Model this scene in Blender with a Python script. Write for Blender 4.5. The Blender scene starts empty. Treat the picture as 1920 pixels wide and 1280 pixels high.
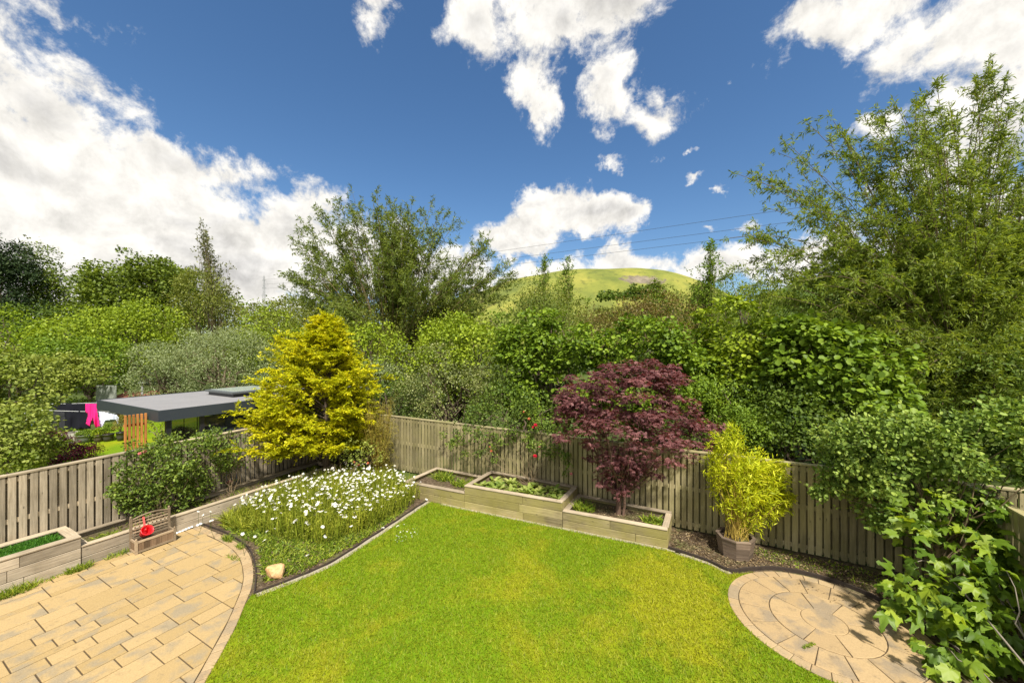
import bpy, bmesh, math
import numpy as np
from mathutils import Vector, Matrix

R = math.radians
rng = np.random.default_rng(11)
scene = bpy.context.scene
COL = scene.collection

# ------------------------------------------------------------------ camera
FPX, VH, YAW, EYE = 707.0, 650.0, R(27.9), 4.25      # focal length and horizon row for a 1920 px wide frame
cd = bpy.data.cameras.new('camera'); cam = bpy.data.objects.new('camera', cd); COL.objects.link(cam)
cam.location = (0, 0, EYE); cam.rotation_euler = (R(90), 0, YAW)
cd.sensor_width = 36; cd.lens = 36 * FPX / 1920; cd.shift_y = 10 / 1920
cd.clip_start = 0.05; cd.clip_end = 12000
scene.camera = cam
CS, SN = math.cos(YAW), math.sin(YAW)

def at(u, v, Y):
    """point of the garden seen at (u, v) of the 1920x1280 photograph, Y metres in front of the window"""
    X = (u - 960) / FPX * Y; Z = EYE - (v - VH) / FPX * Y
    return np.array([X * CS - Y * SN, X * SN + Y * CS, Z])
def on_z(u, v, z):
    return at(u, v, (EYE - z) * FPX / (v - VH))
def direction(u, v):
    d = at(u, v, 1.0) - np.array([0, 0, EYE]); return d / np.linalg.norm(d)

# ------------------------------------------------------------------ light, sky, exposure
SUN = np.array([0.38, -0.42, 0.82]); SUN /= np.linalg.norm(SUN)
ld = bpy.data.lights.new('sun', 'SUN'); ld.energy = 4.2; ld.angle = R(4); ld.color = (1.0, 0.945, 0.86)
sun = bpy.data.objects.new('sun', ld); COL.objects.link(sun)
sun.rotation_euler = Vector(SUN).to_track_quat('Z', 'Y').to_euler(); sun.location = (5, -5, 30)
scene.view_settings.view_transform = 'Standard'; scene.view_settings.look = 'None'
scene.view_settings.exposure = 0.84; scene.view_settings.gamma = 1.0; scene.view_settings.use_curve_mapping = False
scene.cycles.max_bounces = 7; scene.cycles.diffuse_bounces = 4; scene.cycles.glossy_bounces = 3
scene.cycles.transmission_bounces = 4; scene.cycles.transparent_max_bounces = 6
scene.cycles.use_denoising = True

class NT:
    def __init__(s, tree): s.t = tree; tree.nodes.clear()
    def n(s, typ, **kw):
        nd = s.t.nodes.new(typ)
        for k, v in kw.items():
            if k.startswith('i_'): nd.inputs[k[2:].replace('_', ' ')].default_value = v
            else: setattr(nd, k, v)
        return nd
    def l(s, a, b): s.t.links.new(a, b)
    def val(s, x, inp):
        if isinstance(x, bpy.types.NodeSocket): s.l(x, inp)
        else: inp.default_value = x
    def math(s, op, a, b=0.0, c=None, clamp=False):
        nd = s.n('ShaderNodeMath', operation=op, use_clamp=clamp)
        s.val(a, nd.inputs[0]); s.val(b, nd.inputs[1])
        if c is not None: s.val(c, nd.inputs[2])
        return nd.outputs[0]
    def vmath(s, op, a, b=None, scale=None):
        nd = s.n('ShaderNodeVectorMath', operation=op); s.val(a, nd.inputs[0])
        if b is not None: s.val(b, nd.inputs[1])
        if scale is not None: s.val(scale, nd.inputs['Scale'])
        return nd.outputs['Value'] if op in ('LENGTH', 'DOT_PRODUCT', 'DISTANCE') else nd.outputs['Vector']
    def mix(s, f, a, b, mode='MIX'):
        nd = s.n('ShaderNodeMix', data_type='RGBA', blend_type=mode)
        s.val(f, nd.inputs[0]); s.val(a, nd.inputs[6]); s.val(b, nd.inputs[7]); return nd.outputs[2]
    def ramp(s, f, stops):
        nd = s.n('ShaderNodeValToRGB'); e = nd.color_ramp.elements
        while len(e) < len(stops): e.new(0.5)
        for x, (p, c) in zip(e, stops): x.position = p; x.color = (*c, 1) if len(c) == 3 else c
        s.val(f, nd.inputs[0]); return nd.outputs[0]
    def smooth(s, f, a, b, lo=0.0, hi=1.0):
        nd = s.n('ShaderNodeMapRange', interpolation_type='SMOOTHSTEP')
        s.val(f, nd.inputs[0]); nd.inputs[1].default_value = a; nd.inputs[2].default_value = b
        nd.inputs[3].default_value = lo; nd.inputs[4].default_value = hi; return nd.outputs[0]
    def noise(s, vec, scale, detail=4, rough=0.55, dist=0.0):
        nd = s.n('ShaderNodeTexNoise'); nd.inputs['Scale'].default_value = scale
        nd.inputs['Detail'].default_value = detail; nd.inputs['Roughness'].default_value = rough
        nd.inputs['Distortion'].default_value = dist
        if vec is not None: s.l(vec, nd.inputs['Vector'])
        return nd.outputs[0]

def C4(c): return (*c, 1.0)

world = bpy.data.worlds.new('World'); scene.world = world; world.use_nodes = True
def build_sky():
    g = NT(world.node_tree)
    out = g.n('ShaderNodeOutputWorld'); bg = g.n('ShaderNodeBackground')
    sky = g.n('ShaderNodeTexSky', sky_type='NISHITA', sun_disc=False)
    sky.sun_elevation = math.asin(SUN[2]); sky.sun_rotation = math.atan2(SUN[0], SUN[1])
    sky.altitude = 150; sky.air_density = 1.0; sky.dust_density = 1.0; sky.ozone_density = 2.2
    tc = g.n('ShaderNodeTexCoord'); d = tc.outputs['Generated']
    # the clear air: Nishita sky, with a little more saturation as a phone camera renders it
    hs = g.n('ShaderNodeHueSaturation'); hs.inputs['Saturation'].default_value = 1.2; hs.inputs['Value'].default_value = 1.0
    g.l(sky.outputs[0], hs.inputs['Color'])
    blobs = [  # u, v, half width, half height, weight   (cumulus banks, as directions on the sky)
        (-90, 330, 340, 260, 1.35), (40, 430, 300, 180, 1.35), (230, 440, 270, 150, 1.35), (420, 490, 240, 125, 1.3),
        (560, 470, 160, 100, 1.2), (650, 480, 160, 85, 1.1), (90, 260, 150, 120, 1.1), (340, 300, 140, 55, .85), (300, 350, 170, 80, 1.0), (-20, 110, 170, 110, .42),
        (170, 145, 110, 45, .48), (150, 30, 60, 25, .35), (450, 310, 60, 22, .42), (820, 520, 160, 60, .8),
        (900, 20, 90, 90, .75), (1010, 10, 120, 100, .8), (1150, -10, 150, 110, .9), (1000, 130, 55, 60, .55), (1015, 190, 38, 55, .62),
        (1060, 60, 90, 70, .8), (1135, 180, 62, 85, .8), (1165, 110, 60, 70, .65), (1235, 225, 80, 52, .72),
        (690, 5, 48, 45, .5), (1440, 90, 50, 50, .55), (1520, 55, 120, 60, .9), (1610, 10, 140, 70, .9), (1890, 30, 260, 130, 1.0),
        (1860, 170, 190, 120, .95), (1780, 110, 120, 70, .8), (1630, 240, 45, 28, .5), (1850, 290, 210, 75, .7), (1900, 390, 170, 110, .8), (1720, 450, 140, 80, .6),
        (1050, 398, 100, 66, 1.3), (985, 438, 110, 44, 1.3), (1125, 405, 90, 60, 1.3), (1180, 398, 36, 46, 1.0),
        (1160, 500, 130, 45, 1.0), (1000, 510, 100, 38, 1.0), (1330, 505, 110, 42, 1.0), (1500, 500, 130, 50, 1.0),
        (1325, 352, 30, 11, .5), (1142, 293, 30, 14, .5), (1305, 283, 20, 9, .45), (1308, 432, 18, 10, .5), (1395, 425, 42, 22, .6), (1630, 230, 50, 18, .45),
    ]
    wb_ = g.n('ShaderNodeTexNoise'); wb_.inputs['Scale'].default_value = 7.0; wb_.inputs['Detail'].default_value = 6; wb_.inputs['Roughness'].default_value = .62
    g.l(d, wb_.inputs['Vector']); dw = g.vmath('ADD', d, g.vmath('SCALE', g.vmath('SUBTRACT', wb_.outputs['Color'], (.5, .5, .5)), scale=0.17))
    field = None
    for (u, v, a, b, w) in blobs:
        c = Vector(direction(u, v)); up = Vector((0, 0, 1)); t1 = c.cross(up).normalized(); t2 = t1.cross(c).normalized()
        k = 1.0 / (1 + ((u - 960) / FPX) ** 2 + ((v - VH) / FPX) ** 2)     # angular size shrinks away from the axis
        ks = math.sqrt(k); sc = 1.15 if u < 830 else 1.0
        M = Matrix((t1, c, t2)).transposed()
        mp = g.n('ShaderNodeMapping', vector_type='TEXTURE'); g.l(dw, mp.inputs[0])
        mp.inputs['Location'].default_value = c; mp.inputs['Rotation'].default_value = M.to_euler('XYZ')
        mp.inputs['Scale'].default_value = (a / FPX * (k + ks) / 2 * sc, 0.6, b / FPX * ks * sc)
        f = g.math('SUBTRACT', w, g.math('MULTIPLY', g.vmath('LENGTH', mp.outputs[0]), w))
        field = f if field is None else g.math('SMOOTH_MAX', field, f, 0.12)
    # behind and beside the window: unseen broken cloud, thickened to raise the fill light
    fw = direction(960, 400)
    away = g.smooth(g.vmath('DOT_PRODUCT', d, tuple(fw)), 0.62, 0.25)
    n_far = g.noise(d, 2.6, 3, .5)
    field_far = g.math('MULTIPLY', g.math('SUBTRACT', g.smooth(n_far, .36, .58), 0.15), away)
    field = g.math('MAXIMUM', field, g.math('SUBTRACT', field_far, g.math('SUBTRACT', 1.0, away)))
    warp = g.n('ShaderNodeTexNoise'); warp.inputs['Scale'].default_value = 4.0; warp.inputs['Detail'].default_value = 3
    g.l(d, warp.inputs['Vector'])
    dv = g.vmath('ADD', d, g.vmath('SCALE', g.vmath('SUBTRACT', warp.outputs['Color'], (.5, .5, .5)), scale=0.10))
    n1 = g.noise(dv, 10.5, 10, .66); 
    off = Vector(SUN) * 0.02 + Vector((0, 0, 0.012))
    n2 = g.noise(g.vmath('ADD', dv, tuple(off)), 10.5, 6, .62)
    n3 = g.noise(g.vmath('MULTIPLY', dv, (1.0, 1.0, 3.2)), 3.1, 4, .5)
    dens = g.math('ADD', field, g.math('MULTIPLY', g.math('SUBTRACT', n1, 0.525), 2.1))
    alpha = g.smooth(dens, -0.02, 0.46)
    relief = g.math('MULTIPLY', g.math('SUBTRACT', n1, n2), 1.1)
    thick = g.smooth(dens, 0.35, 1.0)
    grey = g.math('MULTIPLY', thick, g.smooth(n3, .44, .62))
    tone = g.math('ADD', g.math('SUBTRACT', 0.93, g.math('MULTIPLY', grey, 0.30)), relief, clamp=False)
    tone = g.math('MINIMUM', g.math('MAXIMUM', tone, .38), 1.02)
    ccol = g.mix(grey, C4((1.0, .965, .90)), C4((.98, .955, .92)))
    cl = g.vmath('SCALE', ccol, scale=g.math('MULTIPLY', tone, CLOUD))
    air = g.vmath('SCALE', hs.outputs[0], scale=SKY)
    col = g.mix(alpha, air, cl)
    g.l(col, bg.inputs['Color']); bg.inputs['Strength'].default_value = 0.1
    g.l(bg.outputs[0], out.inputs[0])
SKY, CLOUD = 0.82, 6.2
build_sky()

# ------------------------------------------------------------------ object helpers
def tag(o, label=None, cat=None, group=None, kind=None):
    if label: o['label'] = label
    if cat: o['category'] = cat
    if group: o['group'] = group
    if kind: o['kind'] = kind
    return o
def empty(name, loc=(0, 0, 0), rz=0.0):
    o = bpy.data.objects.new(name, None); COL.objects.link(o); o.location = loc; o.rotation_euler = (0, 0, rz)
    o.empty_display_size = .1
    return o
def thing(name, label, cat, loc=(0, 0, 0), rz=0.0, group=None):
    return tag(empty(name, loc, rz), label, cat, group)
def link(name, me, mat=None, parent=None, loc=None, rot=None):
    if mat is not None and not me.materials: me.materials.append(mat)
    o = bpy.data.objects.new(name, me); COL.objects.link(o)
    if parent is not None: o.parent = parent
    if loc is not None: o.location = loc
    if rot is not None: o.rotation_euler = rot
    return o
def pyd(name, V, F, smooth=False):
    me = bpy.data.meshes.new(name); me.from_pydata([tuple(map(float, v)) for v in V], [], [tuple(map(int, f)) for f in F]); me.update()
    if smooth: me.polygons.foreach_set('use_smooth', [True] * len(me.polygons))
    return me
def bulk(name, V, F, rnd=None, smooth=False):
    """V (n,3), F (m,k) -> mesh, fast"""
    me = bpy.data.meshes.new(name); V = np.ascontiguousarray(V, np.float32); F = np.ascontiguousarray(F, np.int32)
    k = F.shape[1]
    me.vertices.add(len(V)); me.vertices.foreach_set('co', V.ravel())
    me.loops.add(F.size); me.loops.foreach_set('vertex_index', F.ravel())
    me.polygons.add(len(F)); me.polygons.foreach_set('loop_start', np.arange(0, F.size, k, dtype=np.int32))
    if smooth: me.polygons.foreach_set('use_smooth', np.ones(len(F), bool))
    me.update(calc_edges=True)
    if rnd is not None:
        a = me.attributes.new('rnd', 'FLOAT', 'POINT'); a.data.foreach_set('value', np.ascontiguousarray(rnd, np.float32))
    return me
BOXF = [(0, 3, 2, 1), (4, 5, 6, 7), (0, 1, 5, 4), (1, 2, 6, 5), (2, 3, 7, 6), (3, 0, 4, 7)]
def boxv(x0, x1, y0, y1, z0, z1):
    return [(x0, y0, z0), (x1, y0, z0), (x1, y1, z0), (x0, y1, z0), (x0, y0, z1), (x1, y0, z1), (x1, y1, z1), (x0, y1, z1)]
def box_mesh(name, x0, x1, y0, y1, z0, z1, bev=0.0):
    me = pyd(name, boxv(x0, x1, y0, y1, z0, z1), BOXF)
    if bev:
        bm = bmesh.new(); bm.from_mesh(me); bmesh.ops.bevel(bm, geom=bm.edges[:], offset=bev, segments=1, affect='EDGES'); bm.to_mesh(me); bm.free()
    return me
def box(name, dims, mat, parent=None, loc=None, rot=None, bev=0.0):
    return link(name, box_mesh(name, *dims, bev=bev), mat, parent, loc, rot)
def prism(name, poly, z0, z1, inset=0.0):
    """closed prism over a polygon (counter-clockwise), with a small chamfer round the top"""
    n = len(poly); P = np.array(poly, float); c = P.mean(0)
    V = [(*p, z0) for p in P]
    if inset:
        d = c - P; Q = P + d / np.maximum(np.linalg.norm(d, axis=1, keepdims=True), 1e-6) * inset * 1.4
        V += [(*p, z1 - inset) for p in P] + [(*q, z1) for q in Q]; L = 3
    else: V += [(*p, z1) for p in P]; L = 2
    F = [tuple(range(n - 1, -1, -1)), tuple(range((L - 1) * n, L * n))]
    for k in range(L - 1):
        for i in range(n): j = (i + 1) % n; F.append((k * n + i, k * n + j, (k + 1) * n + j, (k + 1) * n + i))
    return pyd(name, V, F)
def tubes(chains, sides=5):
    """chains: list of (points (m,3), r0, r1) -> V, F quads (closed with a collapsed tip)"""
    Vs, Fs, o = [], [], 0
    ang = np.linspace(0, 2 * np.pi, sides, endpoint=False)
    for pts, r0, r1 in chains:
        pts = np.asarray(pts, float); m = len(pts)
        t = np.gradient(pts, axis=0); t /= np.maximum(np.linalg.norm(t, axis=1, keepdims=True), 1e-9)
        ref = np.where(np.abs(t[:, 2:3]) > .9, np.array([[1.0, 0, 0]]), np.array([[0, 0, 1.0]]))
        a = np.cross(t, ref); a /= np.maximum(np.linalg.norm(a, axis=1, keepdims=True), 1e-9); b = np.cross(t, a)
        r = np.linspace(r0, r1, m)[:, None, None]
        V = pts[:, None, :] + r * (np.cos(ang)[None, :, None] * a[:, None, :] + np.sin(ang)[None, :, None] * b[:, None, :])
        Vs.append(V.reshape(-1, 3))
        i = np.arange(m - 1)[:, None] * sides; j = np.arange(sides)[None, :]; j2 = (j + 1) % sides
        Fs.append(np.stack([i + j, i + j2, i + sides + j2, i + sides + j], -1).reshape(-1, 4) + o); o += m * sides
    return np.concatenate(Vs), np.concatenate(Fs)
def tube_obj(name, chains, mat, parent=None, sides=5):
    V, F = tubes(chains, sides); return link(name, bulk(name, V, F, smooth=True), mat, parent)
def inside(poly, pts):
    x, y = pts[:, 0], pts[:, 1]; r = np.zeros(len(pts), bool); n = len(poly)
    for i in range(n):
        x0, y0 = poly[i]; x1, y1 = poly[(i + 1) % n]
        c = (y0 > y) != (y1 > y)
        r ^= c & (x < (x1 - x0) * (y - y0) / ((y1 - y0) if y1 != y0 else 1e-9) + x0)
    return r
def clip_convex(sub, clipper):
    out = [tuple(p) for p in sub]; n = len(clipper)
    for i in range(n):
        a, b = clipper[i], clipper[(i + 1) % n]; src = out; out = []
        if not src: break
        side = lambda p: (b[0] - a[0]) * (p[1] - a[1]) - (b[1] - a[1]) * (p[0] - a[0])
        for j in range(len(src)):
            p, q = src[j], src[(j + 1) % len(src)]; sp, sq = side(p), side(q)
            if sp >= 0: out.append(p)
            if (sp >= 0) != (sq >= 0):
                t = sp / (sp - sq); out.append((p[0] + t * (q[0] - p[0]), p[1] + t * (q[1] - p[1])))
    return out
def area(poly):
    return .5 * sum(poly[i][0] * poly[(i + 1) % len(poly)][1] - poly[(i + 1) % len(poly)][0] * poly[i][1] for i in range(len(poly)))
def resample(pts, n):
    pts = np.array(pts, float); s = np.r_[0, np.cumsum(np.linalg.norm(np.diff(pts, axis=0), axis=1))]
    t = np.linspace(0, s[-1], n); return np.stack([np.interp(t, s, pts[:, k]) for k in range(pts.shape[1])], 1)
def spline(pts, n):
    """Catmull-Rom through pts"""
    P = np.array(pts, float); P = np.vstack([2 * P[0] - P[1], P, 2 * P[-1] - P[-2]]); out = []
    m = len(P) - 3
    for q in np.linspace(0, m - 1e-6, n):
        i = int(q); t = q - i; a, b, c, d = P[i:i + 4]
        out.append(.5 * ((2 * b) + (-a + c) * t + (2 * a - 5 * b + 4 * c - d) * t * t + (-a + 3 * b - 3 * c + d) * t ** 3))
    return np.array(out)

# ------------------------------------------------------------------ materials
MATS = {}
def material(name, build):
    if name in MATS: return MATS[name]
    m = bpy.data.materials.new(name); m.use_nodes = True; g = NT(m.node_tree)
    out = g.n('ShaderNodeOutputMaterial'); sh = build(g); g.l(sh, out.inputs[0]); MATS[name] = m; return m
def bsdf(g, col, rough=.7, spec=.3, normal=None, metallic=0.0):
    p = g.n('ShaderNodeBsdfPrincipled'); g.val(col, p.inputs['Base Color']); g.val(rough, p.inputs['Roughness'])
    p.inputs['Specular IOR Level'].default_value = spec; p.inputs['Metallic'].default_value = metallic
    if normal is not None: g.l(normal, p.inputs['Normal'])
    return p.outputs[0]
def bump(g, h, strength=.4, dist=.01):
    b = g.n('ShaderNodeBump'); b.inputs['Strength'].default_value = strength; b.inputs['Distance'].default_value = dist
    g.l(h, b.inputs['Height']); return b.outputs[0]
def plain(name, c, rough=.6, spec=.3, var=.12, scale=30):
    def f(g):
        tc = g.n('ShaderNodeTexCoord'); n = g.noise(tc.outputs['Object'], scale, 4)
        col = g.mix(n, C4(tuple(x * (1 - var) for x in c)), C4(tuple(min(1, x * (1 + var)) for x in c)))
        return bsdf(g, col, rough, spec)
    return material(name, f)
def leafmat(name, stops, trans=.30, tint=(1.25, 1.2, .55), rough=.5, spec=.22):
    """leaf: colour by a per-leaf random number, thin and translucent"""
    def f(g):
        at_ = g.n('ShaderNodeAttribute', attribute_name='rnd')
        geo = g.n('ShaderNodeNewGeometry')
        col = g.ramp(at_.outputs['Fac'], stops)
        blot = g.noise(geo.outputs['Position'], 1.3, 2)
        col = g.mix(1.0, col, g.ramp(blot, [(.3, (.82, .86, .84)), (.7, (1.12, 1.08, 1.0))]), 'MULTIPLY')
        p = bsdf(g, col, rough, spec)
        t = g.n('ShaderNodeBsdfTranslucent'); g.l(g.mix(1.0, col, C4(tint), 'MULTIPLY'), t.inputs[0])
        m = g.n('ShaderNodeMixShader'); m.inputs[0].default_value = trans; g.l(p, m.inputs[1]); g.l(t.outputs[0], m.inputs[2])
        return m.outputs[0]
    return material(name, f)
def wood(name, dark, light, axis=2, green=None, gfac=0.0, rough=.82):
    """weathered board: grain along one local axis, knots, stain, each board its own tone"""
    def f(g):
        tc = g.n('ShaderNodeTexCoord'); oi = g.n('ShaderNodeObjectInfo')
        mp = g.n('ShaderNodeMapping'); s = [26, 26, 26]; s[axis] = 1.6; mp.inputs['Scale'].default_value = s
        g.l(g.vmath('ADD', tc.outputs['Object'], g.vmath('SCALE', (7.1, 3.3, 5.7), scale=g.math('MULTIPLY', oi.outputs['Random'], 9.0))), mp.inputs[0])
        grain = g.noise(mp.outputs[0], 1.6, 6, .65, .4)
        geo = g.n('ShaderNodeNewGeometry'); stain = g.noise(geo.outputs['Position'], 1.7, 4, .6)
        col = g.ramp(grain, [(.28, dark), (.52, tuple((a + b) / 2 for a, b in zip(dark, light))), (.75, light)])
        tone = g.math('ADD', .64, g.math('MULTIPLY', oi.outputs['Random'], .62))
        col = g.vmath('SCALE', col, scale=tone)
        col = g.mix(1.0, col, g.ramp(stain, [(.25, (.62, .60, .56)), (.5, (.95, .94, .92)), (.75, (1.15, 1.12, 1.08))]), 'MULTIPLY')
        if green: col = g.mix(g.math('MULTIPLY', g.smooth(g.noise(geo.outputs['Position'], 1.1, 5, .65), .32, .62), gfac), col, C4(green))
        kn = g.n('ShaderNodeTexVoronoi'); kn.inputs['Scale'].default_value = 1.0
        mk = g.n('ShaderNodeMapping'); sk = [9, 9, 9]; sk[axis] = 3.2; mk.inputs['Scale'].default_value = sk
        g.l(mp.inputs[0].links[0].from_socket, mk.inputs[0]); g.l(mk.outputs[0], kn.inputs['Vector'])
        col = g.mix(g.smooth(kn.outputs['Distance'], .13, .05, 0, .7), col, C4(tuple(x * .35 for x in dark)))
        return bsdf(g, col, rough, .2, bump(g, grain, .5, .004))
    return material(name, f)

M_fence = wood('weathered fence wood', (.26, .215, .145), (.54, .46, .335))
M_fence_green = wood('algae tinted fence wood', (.20, .168, .092), (.42, .365, .215), green=(.27, .245, .085), gfac=.4)
M_rail = wood('weathered rail wood', (.32, .26, .17), (.60, .51, .36), axis=0)
M_rail_green = wood('algae tinted rail wood', (.25, .21, .12), (.48, .42, .26), axis=0, green=(.24, .23, .07), gfac=.5)
M_sleeper = wood('pale sleeper wood', (.30, .245, .175), (.58, .50, .375), axis=0)
M_sleeper_green = wood('mossy sleeper wood', (.19, .155, .080), (.43, .36, .20), axis=0, green=(.31, .275, .06), gfac=.5)
M_cap = wood('bleached cap board', (.28, .225, .155), (.50, .42, .30), axis=0)
M_planter = wood('planter trellis wood', (.24, .17, .10), (.47, .38, .26), axis=0)
M_planter_dark = wood('planter panel wood', (.10, .062, .035), (.26, .18, .11), axis=2)
M_pot_wood = wood('grey brown tub wood', (.12, .085, .06), (.27, .21, .155), axis=0)
M_cedar = wood('orange cedar batten', (.40, .15, .035), (.66, .30, .085))
M_bark = wood('brown bark', (.07, .05, .035), (.22, .17, .12), axis=2)
M_twig = plain('twig bark', (.17, .125, .07), .8, .2, .3, 9)
M_twig_pale = plain('pale willow bark', (.30, .25, .15), .8, .2, .3, 9)

def soil_mat(g):
    geo = g.n('ShaderNodeNewGeometry'); n = g.noise(geo.outputs['Position'], 14, 8, .7); n2 = g.noise(geo.outputs['Position'], 2.1, 4)
    col = g.ramp(n, [(.3, (.035, .024, .014)), (.5, (.095, .068, .042)), (.68, (.20, .155, .10))])
    col = g.mix(g.smooth(n2, .45, .7, 0, .6), col, C4((.10, .12, .03)))
    return bsdf(g, col, .95, .1, bump(g, n, .9, .02))
M_soil = material('garden soil', soil_mat)
def wild_mat(g):
    geo = g.n('ShaderNodeNewGeometry'); n = g.noise(geo.outputs['Position'], 1.2, 8, .7); n2 = g.noise(geo.outputs['Position'], .05, 4)
    col = g.ramp(n, [(.3, (.03, .035, .012)), (.6, (.06, .085, .02)), (.75, (.11, .13, .035))])
    col = g.mix(g.smooth(n2, .4, .65), col, C4((.10, .14, .03)))
    return bsdf(g, col, .95, .1, bump(g, n, .8, .05))
M_wild = material('rough ground cover', wild_mat)
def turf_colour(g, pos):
    """mown grass: fresh green with yellow patches, from noise and one placed oval"""
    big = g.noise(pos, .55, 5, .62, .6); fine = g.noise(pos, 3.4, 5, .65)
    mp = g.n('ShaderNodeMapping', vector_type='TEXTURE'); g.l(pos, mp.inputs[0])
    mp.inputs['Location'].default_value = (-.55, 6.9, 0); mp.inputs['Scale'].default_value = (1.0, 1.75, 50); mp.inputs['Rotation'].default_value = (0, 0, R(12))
    patch = g.smooth(g.math('ADD', g.vmath('LENGTH', mp.outputs[0]), g.math('MULTIPLY', g.math('SUBTRACT', fine, .5), 1.3)), 1.15, .55)  # yellow oval at a set spot, edge broken up by noise
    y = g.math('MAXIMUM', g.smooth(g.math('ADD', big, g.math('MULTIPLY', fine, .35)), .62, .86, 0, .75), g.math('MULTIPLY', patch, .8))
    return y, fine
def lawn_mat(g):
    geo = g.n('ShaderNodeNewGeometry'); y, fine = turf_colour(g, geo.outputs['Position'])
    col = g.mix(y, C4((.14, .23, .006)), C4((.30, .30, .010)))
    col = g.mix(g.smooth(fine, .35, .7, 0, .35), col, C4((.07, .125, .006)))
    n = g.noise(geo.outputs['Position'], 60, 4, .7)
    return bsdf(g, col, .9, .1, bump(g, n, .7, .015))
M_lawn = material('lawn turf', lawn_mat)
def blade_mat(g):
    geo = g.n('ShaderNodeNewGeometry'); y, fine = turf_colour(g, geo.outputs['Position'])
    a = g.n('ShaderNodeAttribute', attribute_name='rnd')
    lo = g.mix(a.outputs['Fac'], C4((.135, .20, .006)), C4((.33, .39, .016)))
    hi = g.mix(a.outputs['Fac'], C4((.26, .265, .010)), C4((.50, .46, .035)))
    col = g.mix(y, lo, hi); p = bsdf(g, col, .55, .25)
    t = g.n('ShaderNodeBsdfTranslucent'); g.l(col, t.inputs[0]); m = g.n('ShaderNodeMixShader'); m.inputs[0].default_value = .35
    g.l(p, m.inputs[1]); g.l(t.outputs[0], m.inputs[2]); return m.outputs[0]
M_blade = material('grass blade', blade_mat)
def slab_mat(name, a, b, grey, dirt=.45):
    def f(g):
        oi = g.n('ShaderNodeObjectInfo'); geo = g.n('ShaderNodeNewGeometry'); pos = geo.outputs['Position']
        o = g.vmath('ADD', pos, g.vmath('SCALE', (3.1, 5.7, 1.3), scale=g.math('MULTIPLY', oi.outputs['Random'], 20.0)))
        n = g.noise(o, 2.6, 4, .55); n2 = g.noise(o, 55, 5, .7); n3 = g.noise(pos, 6, 5, .7)
        col = g.mix(oi.outputs['Random'], C4(a), C4(b))
        col = g.mix(g.smooth(n, .48, .66, 0, .85), col, C4(grey))
        col = g.mix(g.smooth(n3, .56 - .25 * (dirt - .45), .74, 0, dirt), col, C4(tuple(x * .55 for x in grey)))
        col = g.mix(1.0, col, g.ramp(n2, [(.3, (.82, .81, .79)), (.7, (1.1, 1.1, 1.1))]), 'MULTIPLY')
        return bsdf(g, col, .8, .25, bump(g, n2, .35, .004))
    return material(name, f)
M_slab = slab_mat('buff concrete paving', (.37, .26, .112), (.44, .315, .15), (.28, .23, .15))
M_sett = slab_mat('buff edging sett', (.36, .255, .135), (.42, .31, .17), (.28, .22, .14))
M_circle = slab_mat('worn circle paving', (.36, .255, .13), (.42, .30, .155), (.25, .20, .135), .6)
M_grit = plain('dark joint sand', (.085, .062, .038), .95, .1, .5, 60)
M_grit_pale = plain('pale gritty edge', (.33, .29, .21), .95, .1, .5, 60)
M_edging = plain('black brown edging board', (.045, .034, .026), .85, .2, .5, 20)
def rock_mat(g):
    tc = g.n('ShaderNodeTexCoord'); n = g.noise(tc.outputs['Object'], 7, 7, .65)
    return bsdf(g, g.ramp(n, [(.3, (.42, .22, .09)), (.5, (.60, .37, .17)), (.7, (.70, .50, .28))]), .85, .2, bump(g, n, .8, .02))
M_rock = material('orange sandstone', rock_mat)
M_pebble = plain('white pebble', (.78, .77, .74), .5, .4, .08, 20)
M_red = plain('red plastic', (.72, .012, .018), .35, .5, .05)
M_red_pale = plain('faded red strap', (.72, .10, .09), .5, .4, .1)
M_white = plain('white petal', (.86, .85, .80), .6, .2, .05)
M_eye = plain('daisy eye', (.65, .42, .03), .8, .2, .2)
M_slate = plain('dark blue grey cladding', (.040, .050, .062), .5, .4, .12, 5)
M_fascia = plain('anthracite roof fascia', (.036, .044, .054), .45, .4, .08, 4)
M_roof = plain('grey roof membrane', (.23, .225, .225), .8, .3, .14, 2)
M_frame = plain('black aluminium frame', (.02, .02, .022), .4, .5, .05)
def glass_mat(g): return bsdf(g, C4((.03, .035, .035)), .05, .8)
M_glass = material('dark window glass', glass_mat)
M_skyglass = plain('pale rooflight glass', (.42, .47, .45), .12, .8, .05)

# ------------------------------------------------------------------ ground and garden plan
LAWN_Z, PAVE_Z = .018, .030
def sheet(name, poly, z, mat, kind='structure', tess=None):
    me = pyd(name, [(x, y, 0) for x, y in poly], [tuple(range(len(poly)))])
    bm = bmesh.new(); bm.from_mesh(me); bmesh.ops.triangulate(bm, faces=bm.faces[:], ngon_method='EAR_CLIP')
    for f in bm.faces:
        if f.normal.z < 0: f.normal_flip()
    bm.to_mesh(me); bm.free()
    o = link(name, me, mat, loc=(0, 0, z)); o['kind'] = kind; return o
sheet('ground', [(-6000, -300), (6000, -300), (6000, 9000), (-6000, 9000)], 0.0, M_wild)

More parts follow.
